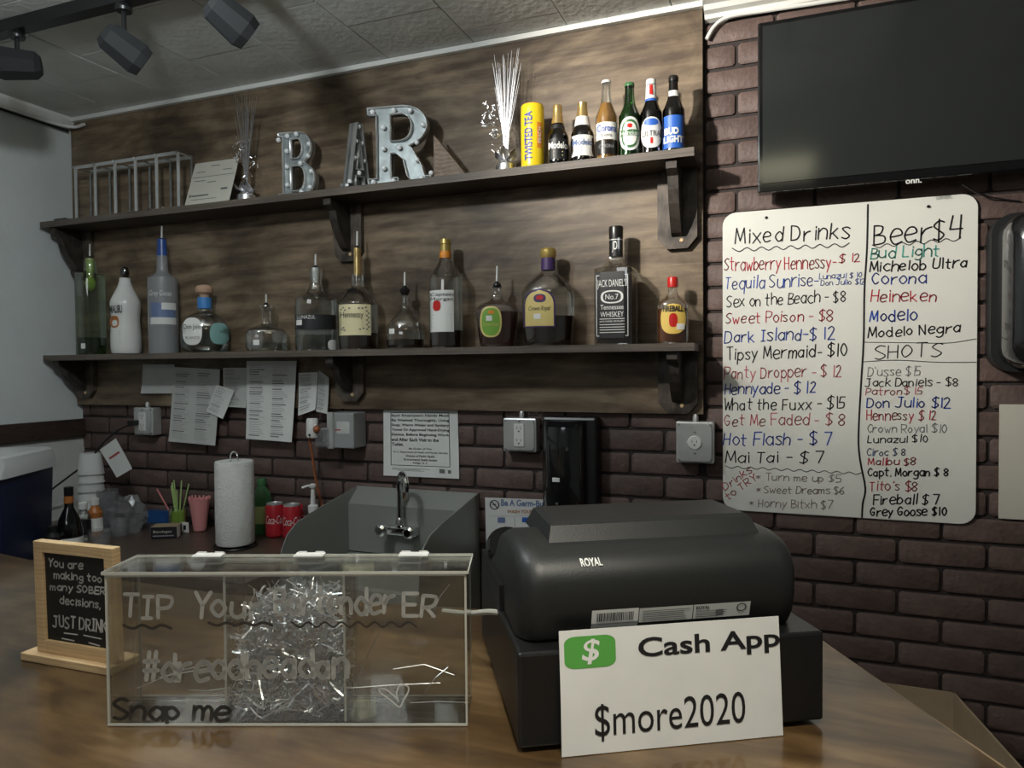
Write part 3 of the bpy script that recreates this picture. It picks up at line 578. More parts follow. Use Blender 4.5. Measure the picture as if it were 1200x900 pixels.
def foil_pile(cx):
    p = W(cx, 240, Y=1.93); rnd = random.Random(5); mb = MB()
    for i in range(22):
        m = Matrix.Translation((rnd.uniform(-.05, .05), rnd.uniform(-.015, .02), .006+rnd.random()*.01)) @ Matrix.Rotation(rnd.random()*3, 4, 'Z') @ Matrix.Rotation(rnd.uniform(-.5, .5), 4, 'X')
        mb.box(-.014, .014, -.004, .004, -.0004, .0004, m)
    o = mb.build('foil_scraps', 'silver', None, False, (p.x, 1.945, UZ)); o['kind'] = 'stuff'; tag(o, 'crumpled silver foil scraps lying in front of the wire rack', 'foil')
foil_pile(186)
# certificate leaning on the wall
t = thing('certificate', 'tilted white printed certificate card leaning behind the upper shelf edge', 'certificate')
c = [W(216, 241, Y=1.90), W(268, 233, Y=1.90), W(280, 185, Y=1.985), W(229, 192, Y=1.985)]
for q in c[:2]: q.z = UZ+.001
nrm = (c[1]-c[0]).cross(c[3]-c[0]).normalized()*.0012
mb = MB(); mb.add(c+[q-nrm for q in c], [(0, 1, 2, 3), (4, 7, 6, 5), (0, 4, 5, 1), (1, 5, 6, 2), (2, 6, 7, 3), (3, 7, 4, 0)]); mb.build('card', 'offwhite', t, False)
def cfn(u, v):
    p = c[0]*(1-u)*(1-v)+c[1]*u*(1-v)+c[2]*u*v+c[3]*(1-u)*v
    return tuple(p+nrm*.4)
sg = 1 if nrm.dot(Vector((0, -1, 0))) > 0 else -1
cf2 = lambda u, v: tuple(Vector(cfn(u, v))+nrm*sg*.5)
lines_part('print_line', [(.02, .98, .64, .65), (.4, .6, .88, .90), (.1, .3, .76, .775), (.7, .9, .76, .775), (.1, .35, .55, .565), (.4, .6, .5, .515), (.12, .5, .2, .23), (.06, .1, .19, .25), (.12, .7, .12, .13), (.75, .9, .3, .34)], 'inkgrey', t, cf2)
# marquee letters
def letter(cx, ch, w, h, rz, Y, label, splines, bulbs, zoff=0, lean=0):
    p = W(cx, 300, Y=Y)
    t = thing('marquee_letter', label, 'letter', (p.x, Y, UZ+.001), rz, 'marquee letters spelling BAR')
    cu = bpy.data.curves.new('l', 'CURVE'); cu.dimensions = '2D'; cu.fill_mode = 'BOTH'; cu.extrude = .006
    for sp in splines:
        s = cu.splines.new('POLY'); s.points.add(len(sp)-1); s.use_cyclic_u = True
        for q, (a, b_) in zip(s.points, sp): q.co = (a*w, b_*h, 0, 1)
    def conv(fill, ex, nm, m, dz):
        cu.fill_mode = fill; cu.extrude = ex
        to = bpy.data.objects.new('l', cu); C.objects.link(to)
        me = bpy.data.meshes.new_from_object(to.evaluated_get(bpy.context.evaluated_depsgraph_get())); bpy.data.objects.remove(to)
        for v in me.vertices: v.co = (v.co.x, -v.co.z+dz, v.co.y)
        me.materials.clear(); me.materials.append(M[m]); o = bpy.data.objects.new(nm, me); C.objects.link(o); o.parent = t
        return o
    conv('BOTH', .004, 'letter_face', 'galv_dark', 0)
    r = conv('NONE', .017, 'letter_rim', 'galv', -.003)
    so = r.modifiers.new('s', 'SOLIDIFY'); so.thickness = .0015
    for (a, b_) in bulbs:
        MB().sphere((a*w, -.013, b_*h), .0078, 10).build('bulb', 'bulb', t)
    return t
def arc(cx, cy, rx, ry, a0, a1, n=9): return [(cx+rx*math.cos(math.radians(a0+(a1-a0)*i/n)), cy+ry*math.sin(math.radians(a0+(a1-a0)*i/n))) for i in range(n+1)]
Bs = [[(0, 0), (0, .06), (.12, .06), (.12, .94), (0, .94), (0, 1), (.55, 1)]+arc(.55, .76, .36, .24, 85, -60)+[(.72, .53)]+arc(.6, .27, .40, .27, 55, -90)[1:],
      [(.34, .90), (.5, .90)]+arc(.5, .75, .16, .15, 80, -80)+[(.34, .60)], [(.34, .48), (.52, .48)]+arc(.54, .29, .19, .19, 85, -85)+[(.34, .10)]]
Rs = [[(0, 0), (0, .09), (.14, .09), (.14, .91), (0, .91), (0, 1), (.55, 1)]+arc(.55, .74, .40, .26, 85, -75)+[(.70, .46), (.86, .22), (.9, .09), (1.0, .09), (1.0, 0), (.74, 0), (.62, .10), (.56, .32), (.44, .40), (.36, .40), (.36, .09), (.48, .09), (.48, 0)],
      [(.36, .90), (.52, .90)]+arc(.52, .73, .18, .17, 80, -85)+[(.36, .56)]]
As = [[(0, 0), (0, .07), (.10, .07), (.40, 1), (.60, 1), (.90, .07), (1, .07), (1, 0), (.62, 0), (.62, .07), (.70, .07), (.66, .22), (.34, .22), (.30, .07), (.38, .07), (.38, 0)], [(.37, .32), (.63, .32), (.50, .76)]]
k = mpp(347, 1.935)
letter(331, 'B', 46*k, W(347, 155, Y=1.935).z-UZ, math.radians(8), 1.94, 'galvanised marquee letter B with small round bulbs', Bs, [(.0, .9), (.25, .95), (.5, .97), (.85, .8), (.23, .72), (.82, .62), (.23, .48), (.6, .52), (.9, .38), (.23, .2), (.62, .07), (.85, .14)])
letter(404, 'A', .115, W(400, 145, Y=1.93).z-UZ, math.radians(82), 1.895, 'galvanised marquee letter A turned nearly edge-on', As, [(.5, .95), (.38, .72), (.62, .72), (.3, .47), (.7, .47), (.5, .27), (.12, .1), (.86, .1), (.7, .04)])
k = mpp(460, 1.93)
letter(435, 'R', 76*k, W(460, 125, Y=1.92).z-UZ, math.radians(10), 1.92, 'largest galvanised marquee letter, the R, with round bulbs', Rs, [(.08, .95), (.42, .95), (.68, .93), (.88, .74), (.25, .74), (.25, .47), (.5, .47), (.78, .52), (.78, .3), (.25, .22), (.08, .05), (.4, .05), (.85, .06), (1.0, .12)])
# wooden triangle
t = W(510, 300, Y=1.95); k = mpp(530, 1.95)
tag(MB().prism([(0, 0), (47*k, 0), (44*k, .006), (0, W(512, 158, Y=1.95).z-UZ)], -.012, .012, 'y').build('wood_triangle', 'block', None, False, (t.x, 1.96, UZ+.0005)), 'right-angled wooden block standing right of the letter R', 'block')
# silver sprays
def spray(px, ytop, label, seed, n, spread, lean=0, cluster=None):
    rnd = random.Random(seed); p = W(px, 300, Y=1.95); t = thing('tinsel_centerpiece', label, 'decoration', (p.x, 1.95, UZ+.0005), 0, 'silver tinsel sprays')
    H = W(px, ytop, Y=1.95).z-UZ
    mb = MB(); mb.lathe([(.026, 0), (.032, .008), (.03, .028), (.02, .036)], 14); mb.build('foil_weight', 'silver', t)
    mb = MB()
    for i in range(12):
        a = 2*PI*i/12+rnd.random()*.3; m = Matrix.Translation((0, 0, .034)) @ Matrix.Rotation(a, 4, 'Z') @ Matrix.Rotation(-rnd.uniform(.3, 1.0), 4, 'Y')
        L = rnd.uniform(.03, .055); mb.add([(0, -.006, 0), (L*.6, -.016, .004), (L, 0, .012), (L*.6, .016, -.003), (0, .006, .002)], [(0, 1, 2), (0, 2, 4), (2, 3, 4)], m)
    mb.build('foil_leaves', 'silver', t, False)
    mb = MB()
    for i in range(n):
        a = rnd.uniform(0, 2*PI); r = spread*math.sqrt(rnd.random()); h = H*rnd.uniform(.72, 1.0); dx, dy = r*math.cos(a), r*.3*math.sin(a)
        mb.tube([(dx*.05, 0, .03), (dx*.25, dy*.2, .03+h*.35), (dx*.6+lean*.5, dy*.6, h*.7), (dx+lean, dy, h)], .00062, 3)
    o = mb.build('tinsel_fibres', 'fibre', t, False, kind='stuff')
    mb = MB()
    for (cx, cz, s, m_) in cluster:
        for i in range(m_):
            v = Vector((rnd.gauss(0, s), rnd.gauss(0, s*.3), rnd.gauss(0, s*1.1))); c0 = Vector((cx, 0, cz))+v; d = Vector((rnd.gauss(0, 1), rnd.gauss(0, .4), rnd.gauss(0, 1))).normalized()*rnd.uniform(.006, .018)
            mb.tube([c0, c0+d], .0013, 3)
            if i % 4 == 0: mb.sphere(tuple(c0+d), .003, 6)
    mb.build('foil_curls', 'silver', t, False, kind='stuff')
spray(594, 60, 'silver tinsel spray in a foil weight left of the yellow can', 3, 46, .05, .004, [(-.045, .17, .014, 30), (-.03, .13, .012, 24), (-.008, .07, .012, 20), (-.02, .20, .01, 14), (-.055, .20, .007, 10)])
spray(290, 106, 'silver tinsel spray in a foil weight beside the certificate', 8, 30, .05, .0, [(-.02, .20, .013, 26), (-.035, .16, .01, 16), (.01, .10, .012, 12), (.03, .14, .008, 8)])
cp = W(77, 252, Y=1.93)
tag(MB().rbox(-.03, .03, -.012, .012, 0, .012, .004).build('marker_pen', 'black', None, True, (max(cp.x, -2.59), 1.915, UZ+.001)), 'short black object lying at the left end of the upper shelf', 'marker')
# ---------------------------------------------------------------- TV, whiteboard, dispensers
t = thing('television', 'large black wall-mounted flat television above the whiteboard', 'television', (0, 0, 0))
tv = MB().rbox(-.060, .86, 1.962, 2.0, 1.945, 2.382, .004).build('tv_body', 'blackgloss', t)
MB().box(-.048, .848, 1.9595, 1.9625, 1.968, 2.370).build('screen', 'screen', t)
MB().box(.1, .7, 2.0, 2.0435, 2.05, 2.30).build('wall_mount', 'black', t)
p0 = W(1061, 216, Y=1.961); printed('tv_lettering', 'onn.', p0.x, p0.z, .034, .010, 'white_label', t, y=1.9585, bold=.02)
tbw = [W(847, 250, Y=2.04), W(1143, 610, Y=2.04)]
wbx0, wbx1, wbz0, wbz1 = -.1535, .4465, 1.1, 1.915
t = thing('whiteboard', 'white dry-erase drink menu board with coloured marker writing', 'whiteboard')
def rrect(x0, x1, z0, z1, r, n=6):
    o = []
    for (cx, cz, a) in ((x1-r, z1-r, 0), (x0+r, z1-r, 90), (x0+r, z0+r, 180), (x1-r, z0+r, 270)):
        o += [(cx+r*math.cos(math.radians(a+90*i/n)), cz+r*math.sin(math.radians(a+90*i/n))) for i in range(n+1)]
    return o
MB().prism(rrect(wbx0, wbx1, wbz0, wbz1, .035), 2.037, 2.0435, 'y').build('board', 'whiteboard', t, smooth=False)
BY = 2.0362
def bf(x, z): return (x, BY, z)
def bp(px, py): q = W(px, py, Y=BY); return q.x, q.z
def menu(s, x0, y0, x1, y1, cap, m, wd=.0012, nm='menu_line'):
    wd *= 1.12
    a = bp(x0, y0); b_ = bp(x1, y1); c_ = bp(x0, y0-cap)
    return hand(nm, s, a[0], a[1], b_[0], b_[1], c_[1]-a[1], wd, m, t, bf)
menu('Mixed Drinks', 862, 285, 994, 280, 18, 'ink', .0016)
menu('Strawberry Hennessy-', 849, 317, 979, 314, 14, 'inkred'); menu('$ 12', 983, 308, 1008, 306, 10, 'inkred')
menu('Tequila Sunrise-', 850, 339, 959, 335, 14, 'inkblue'); menu('Lunazul $ 10', 960, 327, 1010, 325, 6, 'inkblue', .0008); menu('Don Julio $12', 962, 334.5, 1013, 333, 6, 'inkblue', .0008)
menu('Sex on the Beach - $8', 852, 360, 991, 353, 12.5, 'ink'); menu('Sweet Poison - $8', 850, 379, 975, 376, 12, 'inkred')
menu('Dark Island-$ 12', 849, 401.5, 977, 397, 13.5, 'inkblue', .0014); menu('Tipsy Mermaid- $10', 852, 422, 992, 417, 13.5, 'ink', .0014)
menu('Panty Dropper - $ 12', 849, 444, 986, 441, 13, 'inkpink'); menu('Hennyade - $ 12', 849, 462, 955, 460, 12, 'inkblue', .0014)
menu('What the Fuxx - $15', 848, 481, 990, 479, 13, 'ink', .0013); menu('Get Me Faded - $ 8', 849, 499, 989, 498, 12.5, 'inkpink')
menu('Hot Flash - $ 7', 848, 522, 974, 521, 14, 'inkblue', .0014); menu('Mai Tai - $ 7', 850, 542, 965, 542, 12.5, 'ink', .0014)
for s_, x0, y0, x1, y1, cap in (('Drinks', 850, 575, 881, 553, 8), ('to TRY', 853, 586, 887, 562, 8)):
    a = bp(x0, y0); b_ = bp(x1, y1); L = math.hypot(b_[0]-a[0], b_[1]-a[1]); an = math.atan2(b_[1]-a[1], b_[0]-a[0])
    hand('menu_line', s_, 0, 0, L, 0, .019, .0011, 'inkred', t, lambda x, z, a=a, an=an: (a[0]+x*math.cos(an)-z*math.sin(an), BY, a[1]+x*math.sin(an)+z*math.cos(an)))
menu('* Turn me up $5', 886, 563, 985, 565, 8, 'inkfaint', .0009); menu('* Sweet Dreams $6', 886, 578, 989, 579, 8, 'inkfaint', .0009); menu('* Horny Bitxh $7', 878, 594, 975, 596, 9, 'inkfaint', .0009)
menu('Beer$4', 1025, 288, 1126, 279, 24, 'ink', .0017); menu('Bud Light', 1020, 303, 1101, 300, 13, 'inkteal', .0015)
menu('Michelob Ultra', 1019, 319, 1133, 313, 11.5, 'ink', .0015); menu('Corona', 1022, 333, 1085, 332, 13, 'inkblue', .0014); menu('Heineken', 1020, 354, 1097, 353, 13, 'inkred', .0013)
menu('Modelo', 1019, 377, 1074, 375, 13, 'inkblue', .0015); menu('Modelo Negra', 1017, 396, 1125, 389, 11.5, 'ink', .0014); menu('SHOTS', 1025, 421, 1102, 417, 15, 'ink', .0012)
menu("D'usse $15", 1017, 441, 1079, 440, 11, 'inkpale', .0009); menu('Jack Daniels - $8', 1014, 453, 1122, 452, 9, 'ink', .0011); menu('Patron$ 15', 1014, 463, 1081, 462, 8, 'inkpink', .001)
menu('Don Julio $12', 1016, 477.5, 1113, 478, 11, 'inkblue', .0013); menu('Hennessy $ 12', 1016, 492.5, 1097, 492, 11, 'inkred', .0011); menu('Crown Royal $10', 1016, 507, 1109, 507, 9, 'inkpale', .0009)
menu('Lunazul $10', 1017, 519, 1087, 518, 8, 'ink', .0011); menu('Ciroc $ 8', 1016, 534, 1061, 534, 8, 'inkslate', .001); menu('Malibu $8', 1017, 545, 1072, 545, 8, 'inkred', .0011)
menu('Capt. Morgan $ 8', 1017, 558, 1111, 558, 9, 'ink', .0014); menu("Tito's $8", 1019, 575, 1075, 575, 11, 'inkred', .0011); menu('Fireball $ 7', 1023, 591, 1101, 591, 11, 'ink', .0014); menu('Grey Goose $10', 1020, 604.5, 1109, 604, 9.5, 'ink', .0015)
def wave(px, amp, m, wd, nm, zig=0):
    st = []
    for (a, b_, n) in px:
        for i in range(n+1):
            x = a[0]+(b_[0]-a[0])*i/n; y = a[1]+(b_[1]-a[1])*i/n+(amp if i % 2 else -amp)
            st.append(bp(x, y))
    strokes_mesh(nm, [catmull(st, 3)], wd, m, t, bf)
wave([((858, 293), (995, 287), 16)], 2.2, 'ink', .0013, 'marker_line'); wave([((850, 547), (1010, 555), 22)], 1.3, 'ink', .0009, 'marker_line'); wave([((1022, 289), (1126, 280), 12)], 2, 'ink', .0011, 'marker_line')
for pl, wd in (([(1017, 240), (1016, 290), (1013, 340), (1012, 400), (1009, 450), (1006, 511), (1008, 540), (1014, 572), (1011, 590), (1010, 606)], .0022), ([(1012, 401), (1060, 401.5), (1110, 402), (1144, 397)], .0008), ([(1012, 424), (1050, 422), (1100, 424.5), (1144, 424.5)], .0009)):
    strokes_mesh('marker_line', [catmull([bp(*q) for q in pl], 4)], wd, 'ink', t, bf)
for q in ((898, 255), (1088, 242)): x, z = bp(*q); MB().lathe([(.004, 0), (.0035, .003)], 10, m=Matrix.Translation((x, 2.037, z)) @ Matrix.Rotation(PI/2, 4, 'X')).build('board_screw', 'black', t)
# centre dispenser
def dispenser(x0, x1, z0, z1, d, label, nozzle=True):
    t = thing('soap_dispenser' if nozzle else 'towel_dispenser', label, 'dispenser', ((x0+x1)/2, 2.0435, z0))
    w = x1-x0; h = z1-z0
    MB().rbox(-w/2, w/2, -d*.45, 0, 0, h, .008).build('back_housing', 'black', t)
    return t, w, h
xa, xb = W(644, 500, Y=2.0).x, W(700, 500, Y=2.0).x
t, w, h = dispenser(-.665, -.498, 1.058, 1.352, .12, 'tall black wall-mounted soap dispenser beside the hand washing posters')
mb = MB(); rs = []
for i, (z, s_) in enumerate([(.006, .35), (.02, .75), (.05, .95), (.10, 1), (.20, 1), (.24, .98), (.268, .9), (.284, .6)]):
    rs.append([(-.012+.064*math.cos(a)*(.9 if z < .02 else 1), -.05-.062*s_*math.sin(a), z) for a in [PI*j/16 for j in range(17)]]+[(-.012-.064, -.045, z), (-.012+.064, -.045, z)])
mb.rings(rs); mb.build('rounded_cover', 'smoke', t)
MB().lathe([(.016, -.022), (.02, -.015), (.022, .012)], 16, cx=-.02, cy=-.075).build('nozzle', 'black', t)
MB().rbox(-.033, -.011, -.1145, -.11, .112, .124, .001).build('logo_plate', 'white_label', t)
MB().lathe([(.0035, 0), (.003, .002)], 8, m=Matrix.Translation((-.02, -.112, .05)) @ Matrix.Rotation(PI/2, 4, 'X')).build('lock', 'steel', t)
# right dispenser
px = W(1151, 345, Y=1.99); t = thing('towel_dispenser', 'large glossy black paper towel dispenser right of the whiteboard', 'dispenser', (.61, 2.0435, 1.478))
def rrx(w, h, r): return rrect(-w/2, w/2, 0, h, r)
MB().prism(rrx(.29, .375, .05), -.05, 0, 'y').build('back_housing', 'charcoal', t)
mb = MB(); rs = []
for d_, w_, zo in ((-.05, .262, .006), (-.10, .258, .008), (-.135, .235, .016), (-.15, .18, .04)):
    rs.append([(a, d_, b_+zo) for a, b_ in rrx(w_, .375-2*zo, .05)])
mb.rings(rs); mb.build('curved_cover', 'smoke', t, ang=60)
# paper at far right
q0 = W(1171.5, 474, Y=2.04); tag(MB().box(q0.x, q0.x+.20, 2.0385, 2.0432, 1.119, 1.3985).build('notice_sheet', 'offwhite'), 'plain off-white sheet on the bricks below the right black dispenser', 'paper')
# ---------------------------------------------------------------- electrical boxes
def outlet_box(xc, zc, w, h, label, duplex=True, Y=2.0435, d=.042, m='galv'):
    t = thing('outlet_box', label, 'outlet', (xc, Y, zc), 0, 'steel outlet boxes on the brick wall')
    MB().rbox(-w/2, w/2, -d, 0, -h/2, h/2, .004).build('metal_box', m, t)
    MB().prism(rrect(-w/2+.006, w/2-.006, -h/2+.006, h/2-.006, .014, 3), -d-.004, -d+.001, 'y').build('cover_plate', m, t, smooth=False)
    for sx, sz in ((-1, 1), (1, -1), (1, 1), (-1, -1)): MB().lathe([(.0055, 0), (.004, .0025)], 8, m=Matrix.Translation((sx*(w/2-.01), -d, sz*(h/2-.01))) @ Matrix.Rotation(PI/2, 4, 'X')).build('corner_screw', 'steel', t)
    y = -d-.004
    if duplex: MB().rbox(-.016, .016, y-.003, y+.001, -.034, .034, .001).build('receptacle', 'frost', t)
    else: MB().lathe([(.0195, 0), (.0175, .004)], 20, m=Matrix.Translation((0, y, 0)) @ Matrix.Rotation(PI/2, 4, 'X')).build('receptacle', 'frost', t)
    mb = MB(); yy = y-.0036 if duplex else y-.0045
    for cz in ((-.018, .018) if duplex else (0,)):
        mb.box(-.007, -.0055, yy, yy+.001, cz, cz+.007); mb.box(.0055, .007, yy, yy+.001, cz, cz+.007); mb.box(-.002, .002, yy, yy+.001, cz-.008, cz-.004)
    mb.build('socket_slots', 'black', t, False)
    for sz in (-1, 1): MB().lathe([(.004, 0), (.0025, .0025)], 8, m=Matrix.Translation((0, y, sz*(.043 if duplex else .029))) @ Matrix.Rotation(PI/2, 4, 'X')).build('plate_screw', 'steel', t)
    MB().lathe([(.008, h/2-.002), (.008, h/2+.014), (.005, h/2+.02)], 10, cy=-.02).build('conduit_connector', 'galv', t)
    return t
def wx(px, Y=2.0): return W(px, 500, Y=Y).x
outlet_box(wx(608.5), 1.294, wx(628)-wx(589), .102, 'square steel outlet box with a white duplex receptacle left of the soap dispenser')
outlet_box(wx(814), 1.287, wx(836)-wx(791.5), .115, 'square steel outlet box with one round receptacle beside the whiteboard', False)
outlet_box(wx(167.5), 1.306, .095, .105, 'steel outlet box behind the back counter with a black plug in it')
# grey box with orange cord and white plug
t = thing('junction_box', 'grey metal junction box between the papers and the hand washing notice', 'box', (wx(407), 2.0435, 1.296))
MB().rbox(-.05, .045, -.075, 0, -.058, .058, .003).build('metal_box', 'greybox', t)
MB().rbox(-.052, -.030, -.084, -.0745, -.06, .06, .002).build('cover_plate', 'galv', t)
lines_part('box_sticker', [(-.02, .03, -.01, .03)], 'paper_grey', t, lambda x, z: (x, -.0757, z))
lines_part('box_print', [(-.026, -.004, .0, .004)], 'tag_red', t, lambda x, z: (x, -.0762, z))
t = thing('plug_adapter', 'white cylindrical plug adapter hanging below the papers left of the grey box', 'plug', (wx(367, 1.96), 1.955, 1.30))
MB().lathe([(.016, .035), (.019, .03), (.02, -.02), (.017, -.028)], 18, cz if 0 else 0).build('adapter_body', 'frost', t)
MB().lathe([(.004, 0), (.004, .002)], 8, m=Matrix.Translation((0.004, -.0195, -.018)) @ Matrix.Rotation(PI/2, 4, 'X')).build('adapter_hole', 'black', t)
MB().rbox(.012, .062, -.005, .03, -.06, .004, .006).build('clear_socket', 'plasticbag', t)
MB().rbox(.016, .075, .03, .088, -.045, .0, .004).build('socket_arm', 'frost', t)
o = MB(); pts = [W(372, 502, Y=1.955), W(363, 512, Y=1.955), W(366, 535, Y=1.965), W(370, 562, Y=1.975), W(377, 590, Y=1.985), W(384, 610, Y=1.99)]
o.tube(catmull([tuple(p) for p in pts], 6), .0042, 8); o.sphere(tuple(W(371, 503, Y=1.95)), .013, 10)
tag(o.build('orange_cord', 'cord_orange'), 'orange extension cord hanging down from the plug adapter behind the sink', 'cord')
# black cord from the left outlet with a paper tag
pts = [W(160, 497, Y=1.985), W(142, 502, Y=1.96), W(122, 518, Y=1.93), W(103, 541, Y=1.9), W(80, 559, Y=1.87), W(56, 578, Y=1.83), W(40, 600, Y=1.8)]
o = MB(); o.tube(catmull([tuple(p) for p in pts], 6), .0036, 8); tag(o.build('black_cord', 'cord_black'), 'black power cord running from the left outlet down to the cooler', 'cord')
tag(MB().rbox(-.016, .014, -.03, 0, -.009, .009, .003).build('cord_plug', 'black', None, True, (wx(161), 1.998, 1.302)), 'black plug pushed into the left steel outlet box', 'plug')
def sheet(name, label, quad, Y, m='paper', rows=(), cat='paper', ink='inkgrey', curl=.006, thick=.0006, tex=None):
    """thin paper sheet given by its four photo corners (tl,tr,br,bl) at depth Y, with a slight curl"""
    t = thing(name, label, cat, group='papers hanging under the lower shelf' if name in ('paper_sheet', 'paper_slip') else None); q = [W(*p, Y=Y) for p in quad]
    def f(u, v, off=0):   # v: 0 top .. 1 bottom
        p = q[0]*(1-u)*(1-v)+q[1]*u*(1-v)+q[2]*u*v+q[3]*(1-u)*v
        return (p.x, Y-curl*(v**3)-curl*.3*abs(2*u-1)**3-off, p.z)
    nx, nz = 5, 8; vs = []; fs = []
    for s_ in (0, 1):
        for i in range(nz+1):
            for j in range(nx+1): vs.append(f(j/nx, i/nz, 0 if s_ else thick))
    n = (nx+1)*(nz+1)
    for s_ in (0, 1):
        for i in range(nz):
            for j in range(nx):
                k_ = s_*n+i*(nx+1)+j; fs.append((k_, k_+1, k_+nx+2, k_+nx+1))
    bd = [j for j in range(nx+1)]+[(i+1)*(nx+1)+nx for i in range(nz)]+[nz*(nx+1)+nx-1-j for j in range(nx)]+[(nz-1-i)*(nx+1) for i in range(nz-1)]
    for a, b_ in zip(bd, bd[1:]+bd[:1]): fs.append((a, b_, b_+n, a+n))
    mb = MB(); mb.v = vs; mb.f = fs; mb.build('sheet', m, t)
    if rows: lines_part('print_line', rows, ink, t, lambda x, z: f(x, z, thick+.0008), 'stuff')
    return t, (lambda x, z: f(x, z, thick+.001))
rp = random.Random(9)
def receipt(nx=2, n=9):
    r = []
    for c_ in range(nx):
        z = .06
        while z < .95:
            x0 = .06+c_*.94/nx
            if rp.random() < .25: r.append((x0, x0+rp.uniform(.2, .35)*2/nx*.9, z, z+.012)); z += .03
            else: r.append((x0+.01, x0+rp.uniform(.25, .42)*2/nx*.8, z, z+.003)); z += .022
    return r
sheet('paper_sheet', 'pale sheet taped under the lower shelf, leftmost of the hanging papers', [(168, 427), (205, 427), (205, 461), (167, 461)], 2.0195, 'paper_grey', [])
sheet('paper_sheet', 'long two-column list sheet hanging second from the left under the shelf', [(204, 430), (258.5, 433), (254, 522), (199.5, 517)], 2.0165, 'paper_grey', receipt())
sheet('paper_sheet', 'narrow sheet hanging behind the tilted slip', [(262, 431), (290, 431), (290, 478), (263, 476)], 2.0195, 'paper_grey', receipt(1))
sheet('paper_slip', 'small tilted receipt slip hanging between the long sheets', [(254, 451), (275, 457.5), (262, 491), (243, 482)], 2.011, 'paper', receipt(1), curl=.003)
sheet('paper_sheet', 'longest cream list sheet hanging over the paper towel roll', [(289.5, 423), (348, 423), (343.5, 518), (290, 514)], 2.0125, 'paper', receipt())
sheet('paper_sheet', 'small curled sheet left of the plug adapter', [(350.5, 437), (373, 436), (371, 480), (351, 487)], 2.0165, 'paper', receipt(1))
sheet('paper_sheet', 'small curled sheet with a clipped corner above the plug adapter', [(374, 434), (386, 443), (385, 485), (372, 482)], 2.012, 'paper_grey', receipt(1))
sheet('cord_tag', 'white warning tag with a red stripe hanging on the black cord', [(117, 527), (136, 513.5), (156, 549), (138, 559.5)], 1.93, 'paper', [(.18, .82, .36, .42)], ink='tag_red', curl=.003)
t, f = sheet('notice', 'white framed employee hand washing notice above the sink', [(449.5, 480.5), (536.5, 480.5), (538.5, 561), (450, 557)], 2.041, 'paper', [(.10, .89, .035, .042), (.10, .89, .83, .837), (.10, .108, .035, .837), (.882, .89, .035, .837)], ink='ink', curl=.002, cat='notice')
for i, (s_, w_) in enumerate([("Each Employee's Hands Must", .77), ('Be Washed Thoroughly, Using', .77), ('Soap, Warm Water and Sanitary', .77), ('Towel Or Approved Hand-Drying', .77), ('Device, Before Beginning Work', .77), ('and After Each Visit to the', .63), ('Toilet.', .16)]):
    z = .105+.072*i; printed('notice_text', s_, .115, 1-z-.005, w_, .05, 'ink', t, fn=lambda x, zz: f(x, 1-zz), bold=.02)
for i, (s_, w_) in enumerate([('By Order of The', .30), ('N. C. Department of Health and Human Services', .72), ('Division of Public Health', .38), ('Environmental Health Section', .44), ('Raleigh, N. C.', .2)]):
    z = .60+.053*i; printed('notice_text', s_, .5-w_/2, 1-z, w_, .035, 'ink', t, fn=lambda x, zz: f(x, 1-zz), bold=.01)
lines_part('small_print', [(.12, .62, .88, .884), (.12, .5, .895, .899), (.2, .55, .91, .914), (.75, .82, .87, .93), (.86, .90, .88, .93)], 'inkgrey', t, f)
t, f = sheet('poster', 'white hand washing poster with small coloured pictures behind the cash register', [(568.5, 583), (656, 586), (657, 640), (570, 646)], 2.041, 'paper', [], curl=.001, cat='poster')
printed('poster_title', 'Be A Germ-Buster', .22, 1-.15, .72, .13, 'inkslate', t, fn=lambda x, zz: f(x, 1-zz), bold=.03)
printed('poster_title', 'WASH YOUR HANDS', .30, 1-.29, .56, .07, 'amber_plastic', t, fn=lambda x, zz: f(x, 1-zz), bold=.02)
def disc(cx, cz, rx, rz, m, nm, f, off=None):
    n = 16; return surf(t, [f(cx+rx*math.cos(2*PI*i/n), cz+rz*math.sin(2*PI*i/n)) for i in range(n)], [tuple(range(n))], nm, m)
for cx in (.13, .97):
    ring = [[(cx+.06*math.cos(a), .13+.085*math.sin(a)) for a in [2*PI*i/16 for i in range(17)]], [(cx-.04, .07), (cx+.04, .19)], [(cx-.02, .13), (cx+.02, .12)]]
    strokes_mesh('germ_symbol', [[p for p in r] for r in ring], .008, 'ink', t, f)
for cx, cz, m_ in ((.22, .42, 'inkslate'), (.55, .42, 'blue_label'), (.22, .70, 'inkpale'), (.2, .95, 'inkslate'), (.55, .72, 'inkpale')): lines_part('poster_picture', [(cx-.05, cx+.05, cz-.05, cz+.05)], m_, t, f)
lines_part('poster_rule', [(.4, .406, .36, 1), (.72, .726, .36, 1), (.05, .95, .34, .345)], 'inkpale', t, f)
# ---------------------------------------------------------------- track light
t = thing('track_light', 'black ceiling track with three angled spotlight heads', 'lamp', (0, 1.40, 2.49))
MB().box(-2.5, -1.05, -.018, .018, -.035, -.001).build('track_rail', 'black', t)
def head(x, y, z, d, lbl):
    top = Vector((x, 0, -.03)); e = MB(); e.lathe([(.02, -.052), (.022, -.045), (.018, -.034)], 12, cx=x); e.tube([(x, 0, -.05), (x, 0, z+.02)], .006, 8); a = e.build('stem', 'black', t)
    d = Vector(d).normalized(); M4 = Matrix.Translation((x, 0, z)) @ d.to_track_quat('Z', 'Y').to_matrix().to_4x4()
    b_ = MB(); b_.lathe([(.026, -.058), (.040, -.044), (.047, .034), (.040, .055), (.036, .055), (.031, .016), (.01, .01)], 8, m=M4); h = b_.build('lamp_head', 'track_grey', t, smooth=False)
    c_ = MB(); c_.lathe([(.035, .050), (.012, .012)], 16, m=M4, cap1=True); r_ = c_.build('reflector', 'chrome', h)
